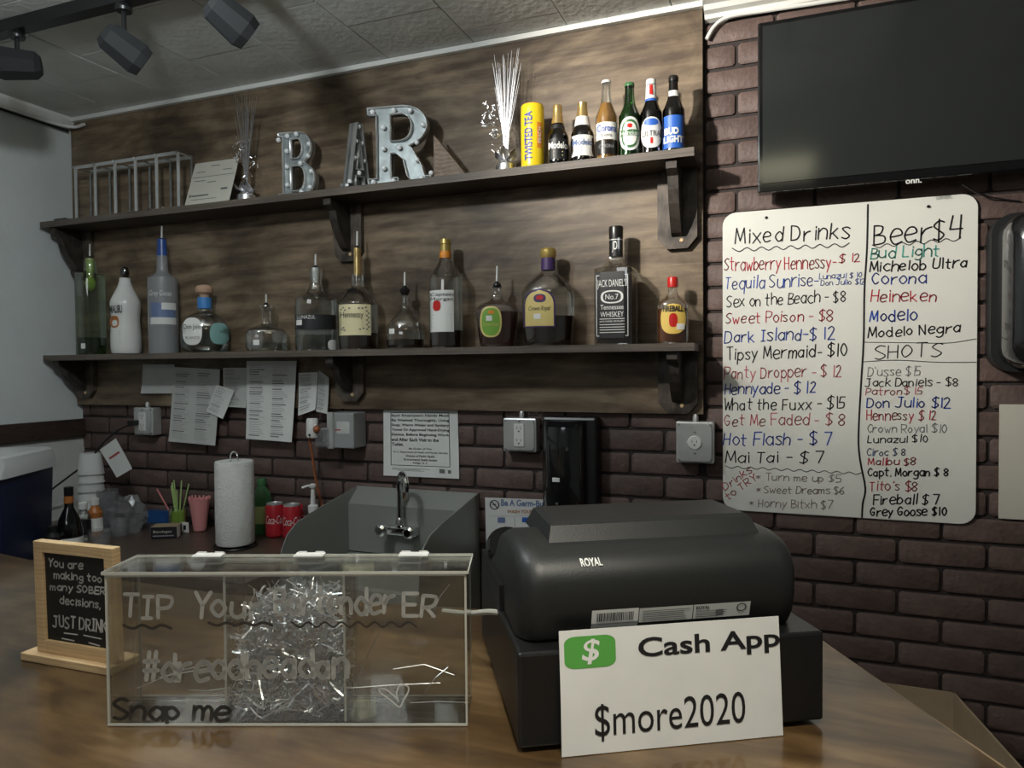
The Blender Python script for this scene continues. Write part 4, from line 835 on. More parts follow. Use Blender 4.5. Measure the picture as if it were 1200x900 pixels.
head(-2.02, 0, -.124, (-.72, -.72, -.08), '')
head(-1.612, 0, -.148, (.42, .72, -.5), '')
head(-1.262, 0, -.135, (.42, .72, -.5), '')
# ---------------------------------------------------------------- back counter and what stands on it
CT = .92
t = thing('back_counter', 'brown laminate back counter along the brick wall', 'counter', (0, 0, 0))
MB().box(-2.625, -1.36, 1.52, 2.0435, CT-.035, CT).build('worktop', 'laminate', t)
MB().box(-2.625, -1.95, 1.215, 1.5195, CT-.035, CT).build('corner_worktop', 'laminate', t)
MB().box(-2.62, -2.0, 1.22, 1.5, .001, CT-.036).build('corner_cabinet', 'rail', t)
MB().box(-2.62, -1.37, 1.56, 2.04, .08, CT-.036).build('cabinet_body', 'rail', t)
MB().box(-2.62, -1.37, 1.60, 2.04, 0, .079).build('plinth', 'black', t)
for i in range(3): MB().rbox(-2.61+.412*i, -2.61+.412*i+.404, 1.541, 1.5598, .1, CT-.05, .003).build('door', 'rail', t)
def place(px, py, z=CT): q = W(px, py, Z=z); return q
# cooler, turned on the counter's corner return
t = thing('cooler', 'dark blue cooler with a white lid at the left end of the back counter', 'cooler', (-2.225, 1.44, CT+.001), math.radians(-62))
cw, cdp = .32, .20
mb = MB(); rs = [[(a*s_, b_*s_, z) for a, b_ in rrect(-cw/2, cw/2, -cdp/2, cdp/2, .03, 3)] for z, s_ in ((0, .93), (.27, 1.0))]; mb.rings(rs); mb.build('cooler_body', 'navy', t)
mb = MB(); rs = [[(a*s_, b_*s_, z) for a, b_ in rrect(-cw/2-.006, cw/2+.006, -cdp/2-.006, cdp/2+.006, .03, 3)] for z, s_ in ((.271, 1), (.30, 1), (.312, .97), (.328, .95), (.334, .88))]; mb.rings(rs); mb.build('cooler_lid', 'cooler_lid', t)
MB().rbox(-cw/2-.016, -cw/2, -.05, .05, .19, .245, .005).build('side_handle', 'navy', t)
# paper towel roll on a wire holder
q = place(276, 640); t = thing('paper_towel_roll', 'white paper towel roll standing on a wire holder on the back counter', 'paper towel', (q.x+.005, q.y-.005, CT+.0005))
k = depth(q)/FPX; r_ = 23.3*k*.92; H = W(275, 540, X=None, Y=q.y).z-CT
mb = MB(); mb.lathe([(r_*.97, .012), (r_, .018), (r_*1.02, .1), (r_, H-.004), (r_*.97, H), (.022, H), (.02, H-.02), (.02, .012)], 40); mb.build('towel_roll', 'towel', t)
mb = MB(); mb.tube([(r_*1.12*math.cos(a), r_*1.12*math.sin(a), .004) for a in [2*PI*i/24 for i in range(25)]], .003, 6); mb.tube([(-r_*1.12, 0, .004), (r_*1.12, 0, .004)], .003, 6); mb.build('holder_base', 'black', t)
mb = MB(); mb.tube([(-.016, 0, .01), (-.016, 0, H+.004)]+[(-.016*math.cos(a), 0, H+.008+.022*math.sin(a)) for a in [PI*i/8 for i in range(9)]]+[(.016, 0, H+.004), (.016, 0, .01)], .0024, 6); mb.build('holder_wire', 'chrome', t)
def onc(px, py): return place(px, py)
# straw jar, cup, boxes
q = onc(209, 622); t = thing('straw_jar', 'small clear jar holding green straws and one pink straw', 'jar', (q.x, q.y, CT+.0005))
MB().lathe([(.028, 0), (.032, .004), (.032, .075), (.029, .085), (.031, .09)], 20, cap1=False).build('glass_jar', 'glass_green', t)
MB().lathe([(.026, .004), (.028, .006), (.027, .07)], 14).build('jar_contents', 'green_leaf', t, label='yellowish green contents seen through the glass')
rnd = random.Random(2)
for (x, y) in ((196, 560), (199, 557), (204, 562), (208, 556), (212, 557), (224, 560), (206, 568)):
    k = depth(q)/FPX; e = Vector(((x-209)*k, rnd.uniform(-.015, .015), .075+.095+(560-y)*k))
    MB().tube([(e.x*.15, e.y*.3, .03), tuple(e)], .0024, 6).build('green_straw', 'straw_green', t)
MB().tube([(-.012, 0, .03), (-(209-177)*k, 0, .145)], .003, 6).build('pink_straw', 'straw_pink', t)
q = onc(233, 622); q.x += .006; t = thing('straw_cup', 'pink ruffled cup packed with pink straws beside the straw jar', 'cup', (q.x, q.y, CT+.0005))
MB().lathe([(.018, 0), (.022, .004), (.03, .07), (.036, .115), (.033, .115), (.02, .01)], 24).build('cup_body', 'pink', t)
for i in range(16): a = 2*PI*i/16; MB().tube([(.02*math.cos(a), .02*math.sin(a), .06), (.036*math.cos(a), .036*math.sin(a), .122+rnd.uniform(-.003, .004))], .0034, 6).build('pink_straw', 'pink', t)
q = onc(236, 612); t = thing('red_lidded_bottle', 'small bottle with a round red top behind the pink cup', 'bottle', (q.x, q.y+.01, CT+.0005))
MB().lathe([(.02, 0), (.022, .01), (.022, .09), (.012, .11)], 14).build('bottle_body', 'glass', t); MB().lathe([(.017, .10), (.018, .12), (.012, .145), (.003, .15)], 14).build('red_top', 'redtop', t)
q = onc(217, 624); tag(MB().rbox(-.016, .016, -.002, .002, 0, .036, .001).build('label_card', 'white', None, True, (q.x, q.y, CT+.0005)), 'tiny white card with a black square in front of the straw jar', 'card')
tag(MB().box(-.006, .006, -.0006, 0, -.008, .008).build('card_mark', 'ink', bpy.data.objects['label_card'], False, (0, -.0022, .018)), 'black printed square')
def carton(name, label, px, py, w, d, h, rz, m, cat='box'):
    q = onc(px, py); t = thing(name, label, cat, (q.x, q.y, CT+.0005), rz)
    MB().rbox(0, w, 0, d, 0, h, .0012).build('carton', m, t); return t
t = carton('tea_box', 'small black and white cardboard box with a tan top on the back counter', 177, 632, .085, .055, .04, math.radians(28), 'black_label')
MB().box(-.001, .086, -.001, .056, .0402, .0415).build('box_top', 'carton', t); MB().box(.0855, .0866, .0, .028, .002, .039).build('side_panel', 'white_label', t)
printed('box_lettering', 'Bandages', .008, .018, .06, .011, 'offwhite', t, y=-.0012); lines_part('box_print', [(.006, .075, .008, .012)], 'inkpale', t, lambda x, z: (x, -.0012, z))
carton('blue_box', 'flat blue packet lying behind the small cardboard box', 172, 613, .12, .05, .045, math.radians(15), 'box_blue')
# cans and green bottle
def soda(px, py, label):
    q = onc(px, py); t = thing('soda_can', label, 'can', (q.x, q.y, CT+.0005), math.atan2(-q.x, q.y), 'cola cans on the back counter')
    R_ = .0315
    MB().lathe([(.026, 0), (R_, .008), (R_, .104), (.028, .113)], 24).build('can_body', 'red_can', t)
    MB().lathe([(.028, .113), (.0275, .118), (.0262, .118), (.025, .115)], 20).build('can_rim', 'galv', t)
    f = lambda x, z: (R_*1.02*math.sin(x/R_), -R_*1.02*math.cos(x/R_), z)
    printed('can_lettering', 'Coca-Cola', -.034, .050, .068, .028, 'white_label', t, fn=f, shear=.3)
    return t
soda(322.5, 629, 'red and white cola can right beside the paper towel roll'); soda(342.5, 631, 'second red and white cola can, partly behind the sink side'); soda(358, 624, 'third cola can, mostly hidden behind the sink side')
q = onc(305, 625); t = thing('green_bottle', 'green plastic bottle standing behind the paper towel roll', 'bottle', (q.x+.01, q.y, CT+.0005))
MB().lathe([(.03, 0), (.033, .01), (.033, .12), (.03, .14), (.015, .165), (.013, .175)], 20).build('bottle_body', 'bottle_green', t); MB().lathe([(.0332, .04), (.0335, .041), (.0335, .10), (.0332, .101)], 20, cap0=False, cap1=False).build('bottle_label', 'pale_lime', t); MB().lathe([(.016, .172), (.017, .19), (.015, .195)], 14).build('bottle_cap', 'bottle_green', t)
q = W(367, 600, Y=1.93); t = thing('soap_pump', 'white lotion pump bottle behind the left side of the sink', 'bottle', (q.x, 1.93, CT+.0005))
hz = W(367, 567, Y=1.93).z-CT
MB().lathe([(.028, 0), (.03, .01), (.03, .09), (.02, .105), (.014, .11)], 18).build('bottle_body', 'glass', t); MB().lathe([(.016, .108), (.017, .13), (.009, .135), (.006, hz-.02), (.006, hz-.012)], 14).build('pump_collar', 'frost', t); MB().lathe([(.006, hz-.016), (.011, hz-.012), (.012, hz-.004), (.006, hz)], 14).build('pump_head', 'frost', t); MB().tube([(0, 0, hz-.008), (-.012, -.01, hz-.006), (-.028, -.02, hz-.012)], .004, 8).build('pump_spout', 'frost', t)
# clutter at the left: foam cups, dark bottles, plastic cups
q = onc(108, 615); t = thing('foam_cup_stack', 'tall stack of upside-down foam cups in the back left corner', 'cups', (q.x, min(q.y, 1.98), CT+.0005))
for i in range(7): MB().lathe([(.046, i*.032), (.044, i*.032+.004), (.036, i*.032+.075), (.034, i*.032+.078)], 20, cap0=False).build('foam_cup', 'foam', t)
def dark_bottle(px, py, h, tilt, label):
    q = onc(px, py); t = thing('sauce_bottle', label, 'bottle', (q.x, q.y, CT+.0005)); 
    MB().lathe([(.034, 0), (.038, .01), (.038, .06*h/.2), (.03, .1*h/.2), (.014, .135*h/.2), (.012, .17*h/.2)], 20).build('bottle_body', 'blackgloss', t)
    MB().lathe([(.014, .15*h/.2), (.0135, .172*h/.2)], 14).build('neck_band', 'amber_plastic', t); MB().lathe([(.0125, .172*h/.2), (.0135, .176*h/.2), (.0135, h)], 14).build('bottle_cap', 'black', t)
    MB().lathe([(.0385, .012), (.0385, .045)], 20, cap0=False, cap1=False).build('bottle_label', 'white_label', t); return t
dark_bottle(82, 645, .205, 0, 'black syrup bottle with a tan neck band behind the chalkboard sign')
def small_bottle(px, py, r, h, m, cm, label):
    q = onc(px, py); t = thing('small_bottle', label, 'bottle', (q.x, min(q.y, 1.99), CT+.0005))
    MB().lathe([(r*.9, 0), (r, .006), (r, h*.65), (r*.55, h*.78), (r*.5, h*.86)], 18).build('bottle_body', m, t); MB().lathe([(r*.6, h*.84), (r*.62, h), (r*.5, h+.003)], 14).build('bottle_cap', cm, t); MB().lathe([(r*1.01, h*.15), (r*1.01, h*.5)], 18, cap0=False, cap1=False).build('bottle_label', 'white_label' if m != 'glass' else 'black_label', t)
small_bottle(112, 628, .024, .13, 'amber_plastic', 'frost', 'amber bottle with a white cap among the clutter by the cooler')
small_bottle(98, 632, .024, .125, 'glass', 'frost', 'clear bottle with white cap standing next to the amber bottle')
small_bottle(62, 650, .024, .09, 'black_label', 'black', 'short dark bottle with a white label beside the cooler')
def cup(px, py, r, h, label, n=1):
    q = onc(px, py); t = thing('plastic_cup', label, 'cup', (q.x, min(q.y, 1.99), CT+.0005), 0, 'clear plastic cups on the back counter')
    for i in range(n): MB().lathe([(r*.75, .001+i*.012), (r*.76, .003+i*.012), (r, h+i*.012), (r*1.04, h+i*.012+.002)], 20, cap1=False).build('cup_wall', 'plasticbag', t)
cup(127, 618, .036, .10, 'stack of clear plastic cups behind the small bottles', 4); cup(140, 628, .032, .055, 'low clear plastic cup left of the blue packet'); cup(118, 640, .036, .05, 'low clear plastic tub in front of the small bottles')
# crumpled plastic bag
rnd = random.Random(11); bm = bmesh.new(); bmesh.ops.create_icosphere(bm, subdivisions=3, radius=1)
q = onc(150, 622)
for v in bm.verts:
    n_ = 1+rnd.uniform(-.22, .22); v.co = Vector((v.co.x*.075*n_, v.co.y*.05*n_, max(0, v.co.z*.07*n_+.055)))
me = bpy.data.meshes.new('plastic_bag'); bm.to_mesh(me); bm.free(); me.materials.append(M['plasticbag']); o = bpy.data.objects.new('plastic_bag', me); C.objects.link(o); o.location = (q.x, min(q.y, 1.97), CT+.0005)
tag(o, 'crumpled clear plastic bag against the bricks behind the blue packet', 'bag')
# ---------------------------------------------------------------- hand sink
t = thing('hand_sink', 'stainless steel hand sink with tall side splashes and gooseneck tap', 'sink', (-1.335, 2.0425, 0))
SW = .44; st = .003
MB().prism([(0, .78), (0, 1.103), (-.005, 1.103), (-.06, 1.055), (-.06, .90), (-.055, .90), (-.055, 1.05), (-.003, 1.096), (-.003, .78)], 0, SW, 'x').build('backsplash', 'steel', t, smooth=False)
side = [(0, .72), (0, 1.105)]+[(-.30+.09*math.cos(a)-.0, 1.0+.055*math.sin(a)+.0) for a in [math.radians(b_) for b_ in (80, 110, 140, 180)]]+[(-.40, .99), (-.42, .96), (-.43, .88), (-.43, .72)]
side = [(0, .72), (0, 1.105), (-.12, 1.085), (-.26, 1.062), (-.33, 1.045), (-.37, 1.02), (-.395, .98), (-.40, .93), (-.40, .72)]
MB().prism(side, -st, 0, 'x').build('side_splash', 'steel', t, smooth=False); MB().prism(side, SW, SW+st, 'x').build('side_splash', 'steel', t, smooth=False)
mb = MB()
def rr(x0, x1, y0, y1, z, r=.04): return [(a, b_, z) for a, b_ in rrect(x0, x1, y0, y1, r, 4)]
mb.rings([rr(.002, SW-.002, -.398, -.056, .895, .005), rr(.03, SW-.03, -.37, -.09, .893), rr(.045, SW-.045, -.355, -.105, .80), rr(.15, SW-.15, -.28, -.18, .785)], cap0=False); mb.build('basin', 'steel', t)
MB().box(.002, SW-.002, -.399, -.396, .74, .895).build('front_apron', 'steel', t, False)
# paler tube paints in the lit line along the sink's left back corner
MB().tube([(.004, -.004, 1.102), (.004, -.058, 1.053), (.004, -.058, .90)], .0018, 6).build('lit_edge_line', 'galv', t)
fa = thing('sink_faucet', 'chrome gooseneck tap with two round handles on the sink backsplash', 'tap', (-1.13, 1.982, .985))
MB().rbox(-.058, .058, -.03, 0, -.016, .014, .006).build('faucet_body', 'chrome', fa)
MB().lathe([(.016, 0), (.014, .02), (.011, .03)], 14, m=Matrix.Translation((0, -.02, .012))).build('spout_base', 'chrome', fa)
pts = [(0, -.02, .03), (0, -.02, .14)]+[(0+.028-.028*math.cos(a), -.02-.03*(1-math.cos(a)), .15+.036*math.sin(a)) for a in [PI*i/8 for i in range(9)]]+[(.057, -.082, .125)]
MB().tube(catmull(pts, 3), .009, 12).build('gooseneck', 'chrome', fa); MB().tube([(.0565, -.0815, .135), (.057, -.083, .115)], .0115, 12).build('spout_tip', 'chrome', fa)
for s_ in (-1, 1): MB().lathe([(.008, 0), (.012, .008), (.019, .018), (.019, .032), (.012, .038)], 14, m=Matrix.Translation((s_*.05, -.028, .004)) @ Matrix.Rotation(PI/2, 4, 'X')).build('tap_handle', 'chrome', fa)
# embossed mark
q = W(510, 588, Y=2.02)
# ---------------------------------------------------------------- BAR COUNTER
ZT = 1.045
poly = [(-2.62, 1.30), (-1.82, 1.19), (-1.364, 1.125), (-1.045, 1.125), (-.57, 1.21), (.05, 1.28), (.068, 1.245), (.2225, .9505), (.60, .22), (.60, -.30), (-2.62, -.30)]
t = thing('bar_counter', 'glossy brown wooden bar counter across the whole foreground', 'counter')
MB().prism(poly, ZT-.038, ZT, 'z').build('counter_top', 'counter', t, smooth=False)
cxy = Vector((-1.0, .45))
inner = [tuple(cxy+(Vector(p)-cxy)*Vector((.97, .97)).x - Vector((0, .0))) for p in poly]
inner = [(-2.58, 1.20), (-1.8, 1.10), (-1.04, 1.05), (-.1, 1.12), (.14, .86), (.50, .16), (.50, -.26), (-2.58, -.26)]
MB().prism(inner, .002, ZT-.0385, 'z').build('counter_base', 'rail', t, smooth=False)
# strip on the right edge
a_, b_ = Vector((.0685, 1.2465)), Vector((.6, .22)); 
MB().tube([(.052, 1.281, ZT-.004), (.0685, 1.2465, ZT-.004), (.2232, .951, ZT-.004), (.5995, .221, ZT-.004)], .0045, 6).build('edge_strip', 'counter_edge', t)
# ---------------------------------------------------------------- chalkboard sign
A = W(24, 774, Z=ZT); B_ = W(129, 793, Z=ZT)
ang = math.atan2(B_.y-A.y, B_.x-A.x); FWD = (B_-A).length
t = thing('chalkboard_sign', 'small pine-framed chalkboard sign standing on the bar at the left', 'sign', (A.x, A.y, ZT+.0005), ang)
MB().rbox(0, FWD, 0, .056, 0, .012, .001).build('base_board', 'pine', t)
q0, q1 = W(45, 764, Z=ZT), None
x0, x1 = .021, FWD-.001; yb = .012; zh = .176; fr = .018; th = .015
lean = Matrix.Translation((0, yb, .0122)) @ Matrix.Rotation(math.radians(1.0), 4, 'X')
MB().rbox(x0, x0+fr, 0, th, 0, zh, .001, lean).build('frame_side', 'pine', t); MB().rbox(x1-fr, x1, 0, th, 0, zh, .001, lean).build('frame_side', 'pine', t)
MB().rbox(x0+fr, x1-fr, 0, th, zh-.017, zh, .001, lean).build('frame_rail', 'pine', t); MB().rbox(x0+fr, x1-fr, 0, th, 0, .02, .001, lean).build('frame_rail', 'pine', t)
MB().box(x0+fr-.001, x1-fr+.001, .005, .012, .019, zh-.016, lean).build('chalk_panel', 'chalkboard', t)
ix0, ix1, iz0, iz1 = x0+fr, x1-fr, .02, zh-.017; iw, ih = ix1-ix0, iz1-iz0
cf = lambda x, z: tuple(lean @ Vector((ix0+x*iw, .0044, iz0+z*ih)))
# unit-square lettering; x,z fractions of the panel
for s_, xa_, za_, xb_, zb_, cap, wd in (('You are', .07, .84, .62, .85, .085, .009), ('making too', .15, .71, .92, .73, .08, .009), ('many SOBER', .08, .575, .96, .60, .075, .009), ('decisions,', .23, .43, .88, .44, .085, .009), ('JUST DRINK', .10, .16, .97, .18, .13, .011)):
    hand('chalk_writing', s_, xa_, za_, xb_, zb_, cap, wd, 'chalk', t, cf)
strokes_mesh('chalk_writing', [[(.28, .10), (.5, .105)], [(.6, .11), (.88, .10)], [(.24, .035), (.44, .03)], [(.68, .035), (.85, .02)]], .007, 'chalk', t, cf)
# ---------------------------------------------------------------- acrylic tip box
A = W(127, 851, Z=ZT); B_ = W(548, 851, Z=ZT); ang = math.atan2(B_.y-A.y, B_.x-A.x); BWd = (B_-A).length; BD = .078; BHt = .1985; tk = .004
t = thing('acrylic_tip_box', 'long clear acrylic tip box with three compartments and marker lettering', 'box', (A.x, A.y, ZT+.0005), ang)
ac = 'acrylic'
def pane(nm, x0, x1, y0, y1, z0, z1, rims):
    p = MB().box(x0, x1, y0, y1, z0, z1).build(nm, ac, t, False)
    return p
pane('front_panel', 0, BWd, 0, tk, 0, BHt-.005, 0); pane('back_panel', 0, BWd, BD-tk, BD, 0, BHt-.005, 0); pane('end_panel', 0, tk, tk, BD-tk, 0, BHt-.005, 0); pane('end_panel', BWd-tk, BWd, tk, BD-tk, 0, BHt-.005, 0)
pane('bottom_panel', tk, BWd-tk, tk, BD-tk, 0, tk, 0)
for px in (265, 405): x = BWd*(px-127)/421; pane('divider', x-.0015, x+.0015, tk+.001, BD-tk-.001, tk, BHt-.006, 0)
pane('lid', -.002, BWd+.002, -.003, BD+.001, BHt-.004, BHt, 0)
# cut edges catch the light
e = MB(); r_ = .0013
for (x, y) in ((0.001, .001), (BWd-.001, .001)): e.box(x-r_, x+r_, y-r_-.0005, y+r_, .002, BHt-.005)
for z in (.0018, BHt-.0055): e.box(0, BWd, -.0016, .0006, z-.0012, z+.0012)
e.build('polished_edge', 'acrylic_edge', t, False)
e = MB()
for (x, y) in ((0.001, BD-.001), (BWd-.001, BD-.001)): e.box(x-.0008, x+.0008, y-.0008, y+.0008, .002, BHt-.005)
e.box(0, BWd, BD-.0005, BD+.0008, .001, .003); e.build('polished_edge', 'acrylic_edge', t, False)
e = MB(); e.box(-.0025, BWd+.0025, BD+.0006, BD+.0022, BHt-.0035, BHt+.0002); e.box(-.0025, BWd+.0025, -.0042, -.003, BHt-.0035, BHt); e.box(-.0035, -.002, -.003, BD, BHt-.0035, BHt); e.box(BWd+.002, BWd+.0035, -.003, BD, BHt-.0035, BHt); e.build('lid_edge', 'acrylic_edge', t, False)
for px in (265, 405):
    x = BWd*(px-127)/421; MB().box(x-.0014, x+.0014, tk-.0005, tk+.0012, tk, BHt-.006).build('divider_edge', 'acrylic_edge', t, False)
for px in (218, 346, 477):
    x = BWd*(px-127)/421; h_ = MB(); h_.box(x-.02, x+.02, BD-.012, BD+.003, BHt+.0003, BHt+.0016); h_.tube([(x-.02, BD+.0035, BHt), (x+.02, BD+.0035, BHt)], .0022, 8); h_.box(x-.018, x-.006, BD+.003, BD+.005, BHt, BHt+.0035); h_.box(x+.006, x+.018, BD+.003, BD+.005, BHt, BHt+.0035); h_.build('hinge', 'frost', t, False)
bfx = lambda x, z: (x*BWd, -.0012, z*BHt)
def bx(px, py): return (px-127)/421, (851-py)/183
def tip(s_, x0, y0, x1, y1, cap, m, wd=1.4):
    wd *= 1.45
    a = bx(x0, y0); b_ = bx(x1, y1)
    f1 = lambda x, z: (x, -.0012, z)
    return hand('marker_writing', s_, a[0]*BWd, a[1]*BHt, b_[0]*BWd, b_[1]*BHt, cap/183*BHt, wd/183*BHt, m, t, f1)
plain('box_marker', (.42, .42, .40), .4, alpha=.8); plain('box_marker_dark', (.05, .045, .04), .4, alpha=.8)
tip('TIP', 148, 721, 206, 722, 27, 'box_marker', 1.5); tip('Your', 230, 722, 312, 722, 28, 'box_marker', 1.6); tip('Bartender', 326, 718, 462, 718, 28, 'box_marker', 1.6); tip('ER', 474, 722, 512, 722, 26, 'box_marker', 1.5)
tip('#dreadheadan', 172, 797, 408, 791, 30, 'box_marker', 1.8); tip('Snap me', 134, 842, 268, 844, 22, 'box_marker_dark', 1.6)
f1 = lambda x, z: (x, -.0012, z)
def bl(pts, m, wd): strokes_mesh('marker_writing', [catmull([(bx(*p)[0]*BWd, bx(*p)[1]*BHt) for p in pts], 4)], wd/183*BHt, m, t, f1)
def zigz(x0, x1, y, n, a): return [(x0+(x1-x0)*i/n, y+(a if i % 2 else -a)) for i in range(n+1)]
bl(zigz(148, 204, 733, 5, 2), 'box_marker_dark', 1.7); bl(zigz(248, 322, 730, 7, 1.6), 'box_marker_dark', 1.7); bl(zigz(345, 490, 731, 15, 3), 'box_marker_dark', 1.2)
bl([(469, 828), (459, 820), (446, 810), (448, 806), (456, 809), (466, 818), (468, 822), (466, 812), (470, 803), (478, 803), (480, 809), (474, 820), (469, 828)], 'chalk', .9)
# tinsel filling of the middle compartment
rnd = random.Random(21); mb = MB(); xm0, xm1 = BWd*(268-127)/421, BWd*(403-127)/421
for i in range(1700):
    u = rnd.random(); h_ = rnd.random()**.8*(.155 if .15 < u < .9 else .11)
    c0 = Vector((xm0+.004+u*(xm1-xm0-.008), rnd.uniform(tk+.003, BD-tk-.003), tk+.003+h_)); d = Vector((rnd.gauss(0, 1), rnd.gauss(0, .5), rnd.gauss(0, .8))).normalized()*rnd.uniform(.006, .022)
    s2 = d.cross(Vector((rnd.gauss(0, 1), rnd.gauss(0, 1), rnd.gauss(0, 1)))).normalized()*rnd.uniform(.0005, .0014)
    pts = [c0-d, c0-d*.3+s2*rnd.uniform(-3, 3), c0+d*.4+s2*rnd.uniform(-3, 3), c0+d]
    for p in pts: p.x = min(max(p.x, xm0+.001), xm1-.001); p.y = min(max(p.y, tk+.001), BD-tk-.001); p.z = max(p.z, tk+.001)
    vs = [p+s2 for p in pts]+[p-s2 for p in pts]; mb.add(vs, [(j, j+1, j+5, j+4) for j in range(3)])
o = mb.build('tinsel_filling', 'silver', None, False); o.location = (A.x, A.y, ZT+.0005); o.rotation_euler = (0, 0, ang); o['kind'] = 'stuff'
tag(o, 'silver tinsel strands heaped in the middle compartment of the clear box', 'tinsel')
mb = MB()
for (x0, x1, z0, z1) in ((.30, .34, .01, .10), (.30, .42, .03, .03), (.36, .44, .055, .045), (.40, .43, .02, .05), (.38, .46, .006, .01), (.02, .13, .03, .06), (.05, .14, .045, .05), (.31, .30, .07, .13), (.41, .435, .12, .165), (.08, .14, .02, .025)):
    mb.tube([(x0*BWd/.46, .03+.02*rnd.random(), z0+tk), ((x0+x1)/2*BWd/.46, .04, (z0+z1)/2+tk+.008*rnd.random()), (x1*BWd/.46, .03+.02*rnd.random(), z1+tk)], .0005, 4)
o = mb.build('loose_tinsel', 'fibre', None, False); o.location = (A.x, A.y, ZT+.0005); o.rotation_euler = (0, 0, ang); o['kind'] = 'stuff'
tag(o, 'few loose tinsel strands in the outer compartments of the clear box', 'tinsel')
# ---------------------------------------------------------------- cash register
A = W(608, 885, Z=ZT); B_ = W(965.5, 850, Z=ZT); ang = math.atan2(B_.y-A.y, B_.x-A.x); RW = (B_-A).length; RH = .119; RD = .36
t = thing('cash_register', 'black cash register seen from behind on the right of the bar', 'cash register', (A.x, A.y, ZT+.0005), ang)
MB().rbox(0, RW, 0, RD, .006, RH, .004).build('cash_drawer', 'register_base', t)
for x in (.03, RW-.03):
    for y in (.03, RD-.03): MB().lathe([(.012, 0), (.012, .0065)], 12, x, y).build('rubber_foot', 'black', t)
# body: profile (depth, height above drawer) with rounded ends
prof = [(.030, .002), (.018, .02), (.012, .045), (.012, .075), (.022, .095), (.042, .107), (.075, .113), (.15, .114), (.20, .098), (.27, .050), (.335, .028), (.345, .002)]
mb = MB(); rs = []; bx0, bx1 = .006, RW-.020
for u, s_, dz in ((0, .80, .90), (.008, .88, .95), (.022, .94, .985), (.045, .99, 1), (.08, 1, 1), (.5, 1, 1), (.92, 1, 1), (.955, .99, 1), (.978, .94, .985), (.992, .84, .95), (1, .70, .90)):
    rs.append([(bx0+(bx1-bx0)*u, .16+(y-.16)*s_, RH+z*dz) for y, z in prof])
mb.rings(rs); mb.build('register_body', 'charcoal', t, ang=50)
mb = MB(); hp = lambda x0, x1, y0, y1, z: [(x0, y0, z), (x1, y0, z), (x1, y1, z), (x0, y1, z)]
mb.rings([hp(.050, RW-.050, .062, .22, RH+.105), hp(.058, RW-.056, .082, .20, RH+.130), hp(.064, RW-.061, .092, .19, RH+.134)]); mb.build('display_housing', 'charcoal', t, smooth=False)
MB().box(.0, .05, .15, .35, RH+.001, RH+.035).build('keyboard_side', 'register_base', t)
# round key dial beyond the left end
MB().lathe([(.034, 0), (.034, .006), (.03, .012)], 24, m=Matrix.Translation((.035, .30, RH+.048)) @ Matrix.Rotation(math.radians(50), 4, 'X')).build('key_dial', 'blackgloss', t)
fy = .0108
def rf(x, z): # follows the body's back face
    h = z-RH
    pts = prof
    for (y0, z0), (y1, z1) in zip(pts, pts[1:]):
        if z0 <= h <= z1 and z1 > z0: return (x, y0+(y1-y0)*(h-z0)/(z1-z0)-.0009, z)
    return (x, prof[0][0]-.001, z)
printed('register_lettering', 'ROYAL', .082, RH+.093, .027, .0075, 'white_label', t, fn=lambda x, z: (rf(x, z)[0], rf(x, z)[1]-.0006, z), bold=.03)
def sticker(nm, x0, x1, z0, z1, m):
    vs = []; fs = []
    for i in range(5):
        z = z0+(z1-z0)*i/4
        for x in (x0, x1): vs.append(rf(x, z))
    return surf(t, vs, [(2*i, 2*i+1, 2*i+3, 2*i+2) for i in range(4)], nm, m)
sticker('barcode_sticker', .093, .152, RH+.006, RH+.041, 'paper'); sticker('rating_label', .153, .222, RH+.021, RH+.040, 'paper_grey'); sticker('rating_label', .223, .298, RH+.021, RH+.040, 'paper_grey')
rf2 = lambda x, z: (x, rf(x, z)[1]-.0008, z)
rnd = random.Random(3); x = .099; bars = []
while x < .146: w_ = rnd.choice((.0005, .0009, .0014)); bars.append((x, x+w_, RH+.026, RH+.037)); x += w_+rnd.choice((.0006, .001))
lines_part('barcode', bars, 'ink', t, rf2); lines_part('small_print', [(.10, .148, RH+z, RH+z+.001) for z in (.010, .013, .016, .022)]+[(.157, .157+rnd.uniform(.05, .062), RH+z, RH+z+.0009) for z in (.023, .0255, .028, .0305, .033, .0355)]+[(.226, .226+rnd.uniform(.03, .045), RH+z, RH+z+.0009) for z in (.023, .0255, .028, .0305)]+[(.252, .262, RH+.026, RH+.032)], 'inkgrey', t, rf2)
printed('label_text', 'ROYAL', .226, RH+.034, .018, .004, 'ink', t, fn=rf2, bold=.03)
strokes_mesh('certification_mark', [[(.286+.006*math.cos(a), RH+.033+.005*math.sin(a)) for a in [2*PI*i/12 for i in range(13)]]], .0006, 'ink', t, rf2)
# cable and plug at the left end
pl = [W(520, 716, Y=1.02), W(548, 719, Y=.96), W(575, 717, Y=.93), W(600, 721, Y=.90), W(614, 720, Y=.885)]
mb = MB(); mb.tube(catmull([tuple(p) for p in pl], 5), .0042, 8); mb.tube([tuple(W(607, 720, Y=.89)), tuple(W(625, 719, Y=.87))], .0065, 8); o = mb.build('data_cable', 'cable_grey'); tag(o, 'grey cable with a ribbed plug going into the left end of the cash register', 'cable')
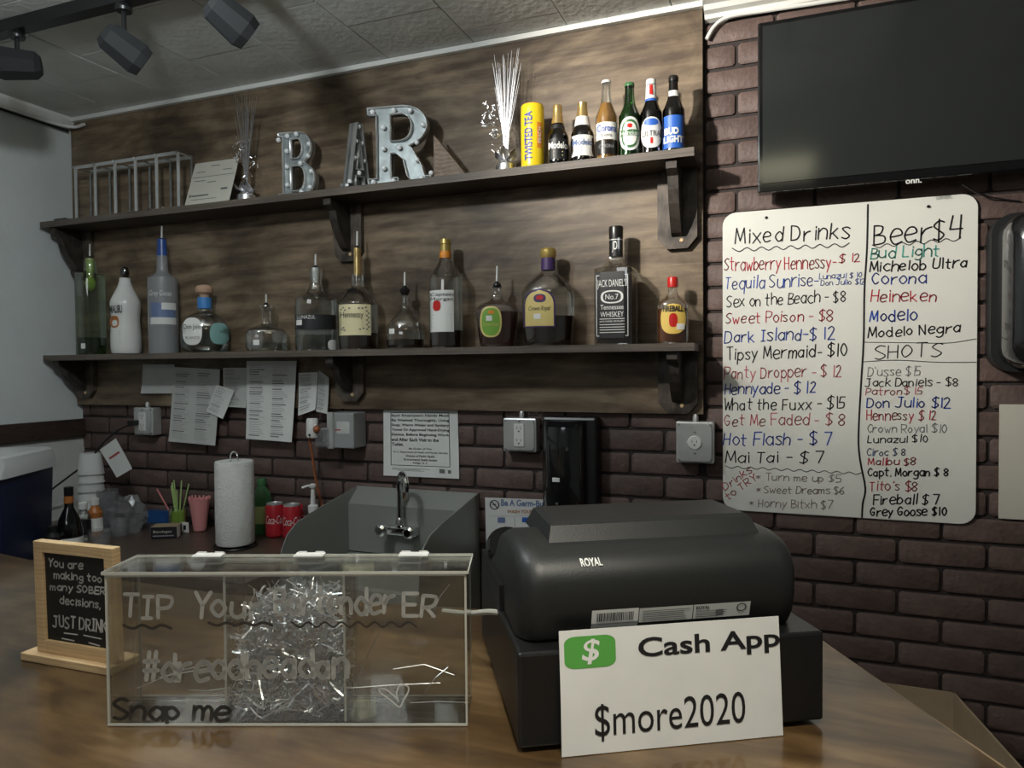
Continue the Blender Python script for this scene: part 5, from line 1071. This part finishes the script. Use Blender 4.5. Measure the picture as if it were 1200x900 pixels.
# ---------------------------------------------------------------- payment sign
sw = .278; sh = .1435; x0 = .048
tilt = math.atan2(.010, sh)
sgn = thing('payment_sign', 'white paper payment sign leaning against the cash register', 'sign', (A.x, A.y, ZT+.001), ang)
pc = [Vector((x0, -.0145, 0)), Vector((x0+sw, -.0145, 0)), Vector((x0+sw, -.0035, sh)), Vector((x0, -.0035, sh))]
def pf(u, v, off=.0009):
    return (x0+u*sw, -.0145+.011*v-off-.002*math.sin(PI*v)*(1-u), v*sh)
vs = []; fs = []
for s_ in (0, 1):
    for i in range(9):
        for j in range(7): vs.append(pf(j/6, i/8, .0006*s_))
for s_ in (0, 1):
    for i in range(8):
        for j in range(6): k_ = s_*63+i*7+j; fs.append((k_, k_+1, k_+8, k_+7))
bd = [j for j in range(7)]+[i*7+6 for i in range(1, 9)]+[56+5-j for j in range(6)]+[(7-i)*7 for i in range(7)]
for a, b_ in zip(bd, bd[1:]+bd[:1]): fs.append((a, b_, b_+63, a+63))
mb = MB(); mb.v = vs; mb.f = fs; mb.build('sheet', 'paper', sgn)
ic = rrect(0, 1, 0, 1, .22, 5)
surf(sgn, [pf(.02+a*.225, .695+b_*.255, .0010) for a, b_ in ic], [tuple(range(len(ic)))], 'green_icon', 'brand_green')
printed('icon_symbol', '$', .095, .725, .08, .20, 'white_label', sgn, fn=lambda x, z: pf(x, z, .0014), bold=.015, shear=.15)
printed('sign_text', 'Cash App', .345, .70, .655, .205, 'ink', sgn, fn=lambda x, z: pf(x, z, .0013), bold=.02)
printed('sign_text', '$more2020', .145, .10, .68, .30, 'ink', sgn, fn=lambda x, z: pf(x, z, .0013))
# ---------------------------------------------------------------- cardboard carton beyond the bar's right end
zr = .70
t = thing('cardboard_box', 'open brown cardboard box on the floor beyond the right end of the bar', 'box', (0, 0, 0))
ca, cb, cc = Vector((.10, 1.98)), Vector((.392, 1.975)), Vector((.46, 1.55)); cdn = Vector((.10, 1.52))
cs = [ca, cb, cc, cdn]; cen = (ca+cb+cc+cdn)/4
for i in range(4):
    p, q = cs[i], cs[(i+1) % 4]; n_ = (cen-(p+q)/2).normalized()*.005
    MB().add([(p.x, p.y, .02), (q.x, q.y, .02), (q.x, q.y, zr-.14*0), (p.x, p.y, zr), (p.x+n_.x, p.y+n_.y, .02), (q.x+n_.x, q.y+n_.y, .02), (q.x+n_.x, q.y+n_.y, zr), (p.x+n_.x, p.y+n_.y, zr)], [(0, 1, 2, 3), (4, 7, 6, 5), (0, 4, 5, 1), (1, 5, 6, 2), (2, 6, 7, 3), (3, 7, 4, 0)]).build('side_wall', 'carton', t, False)
MB().prism([(p.x, p.y) for p in cs], .001, .02, 'z').build('bottom', 'carton', t, False)
MB().prism([(p.x*.9+cen.x*.1, p.y*.9+cen.y*.1) for p in cs], .50, .52, 'z').build('packed_contents', 'carton', t, False)
# ---------------------------------------------------------------- ceiling light fixture above the bar front (seen mirrored in the television)
t = thing('ceiling_light', 'rectangular ceiling light fixture above the front of the bar', 'lamp', (0, .20, 2.4885))
M['diffuser'] = mat('lit_diffuser', (.8, .8, .7), .4, emit=((1, .94, .62), 2.5))
MB().rbox(-.15, .15, -.21, .21, -.04, 0, .004).build('housing', 'white', t)
MB().box(-.135, .135, -.195, .195, -.0435, -.0405).build('diffuser', 'diffuser', t)
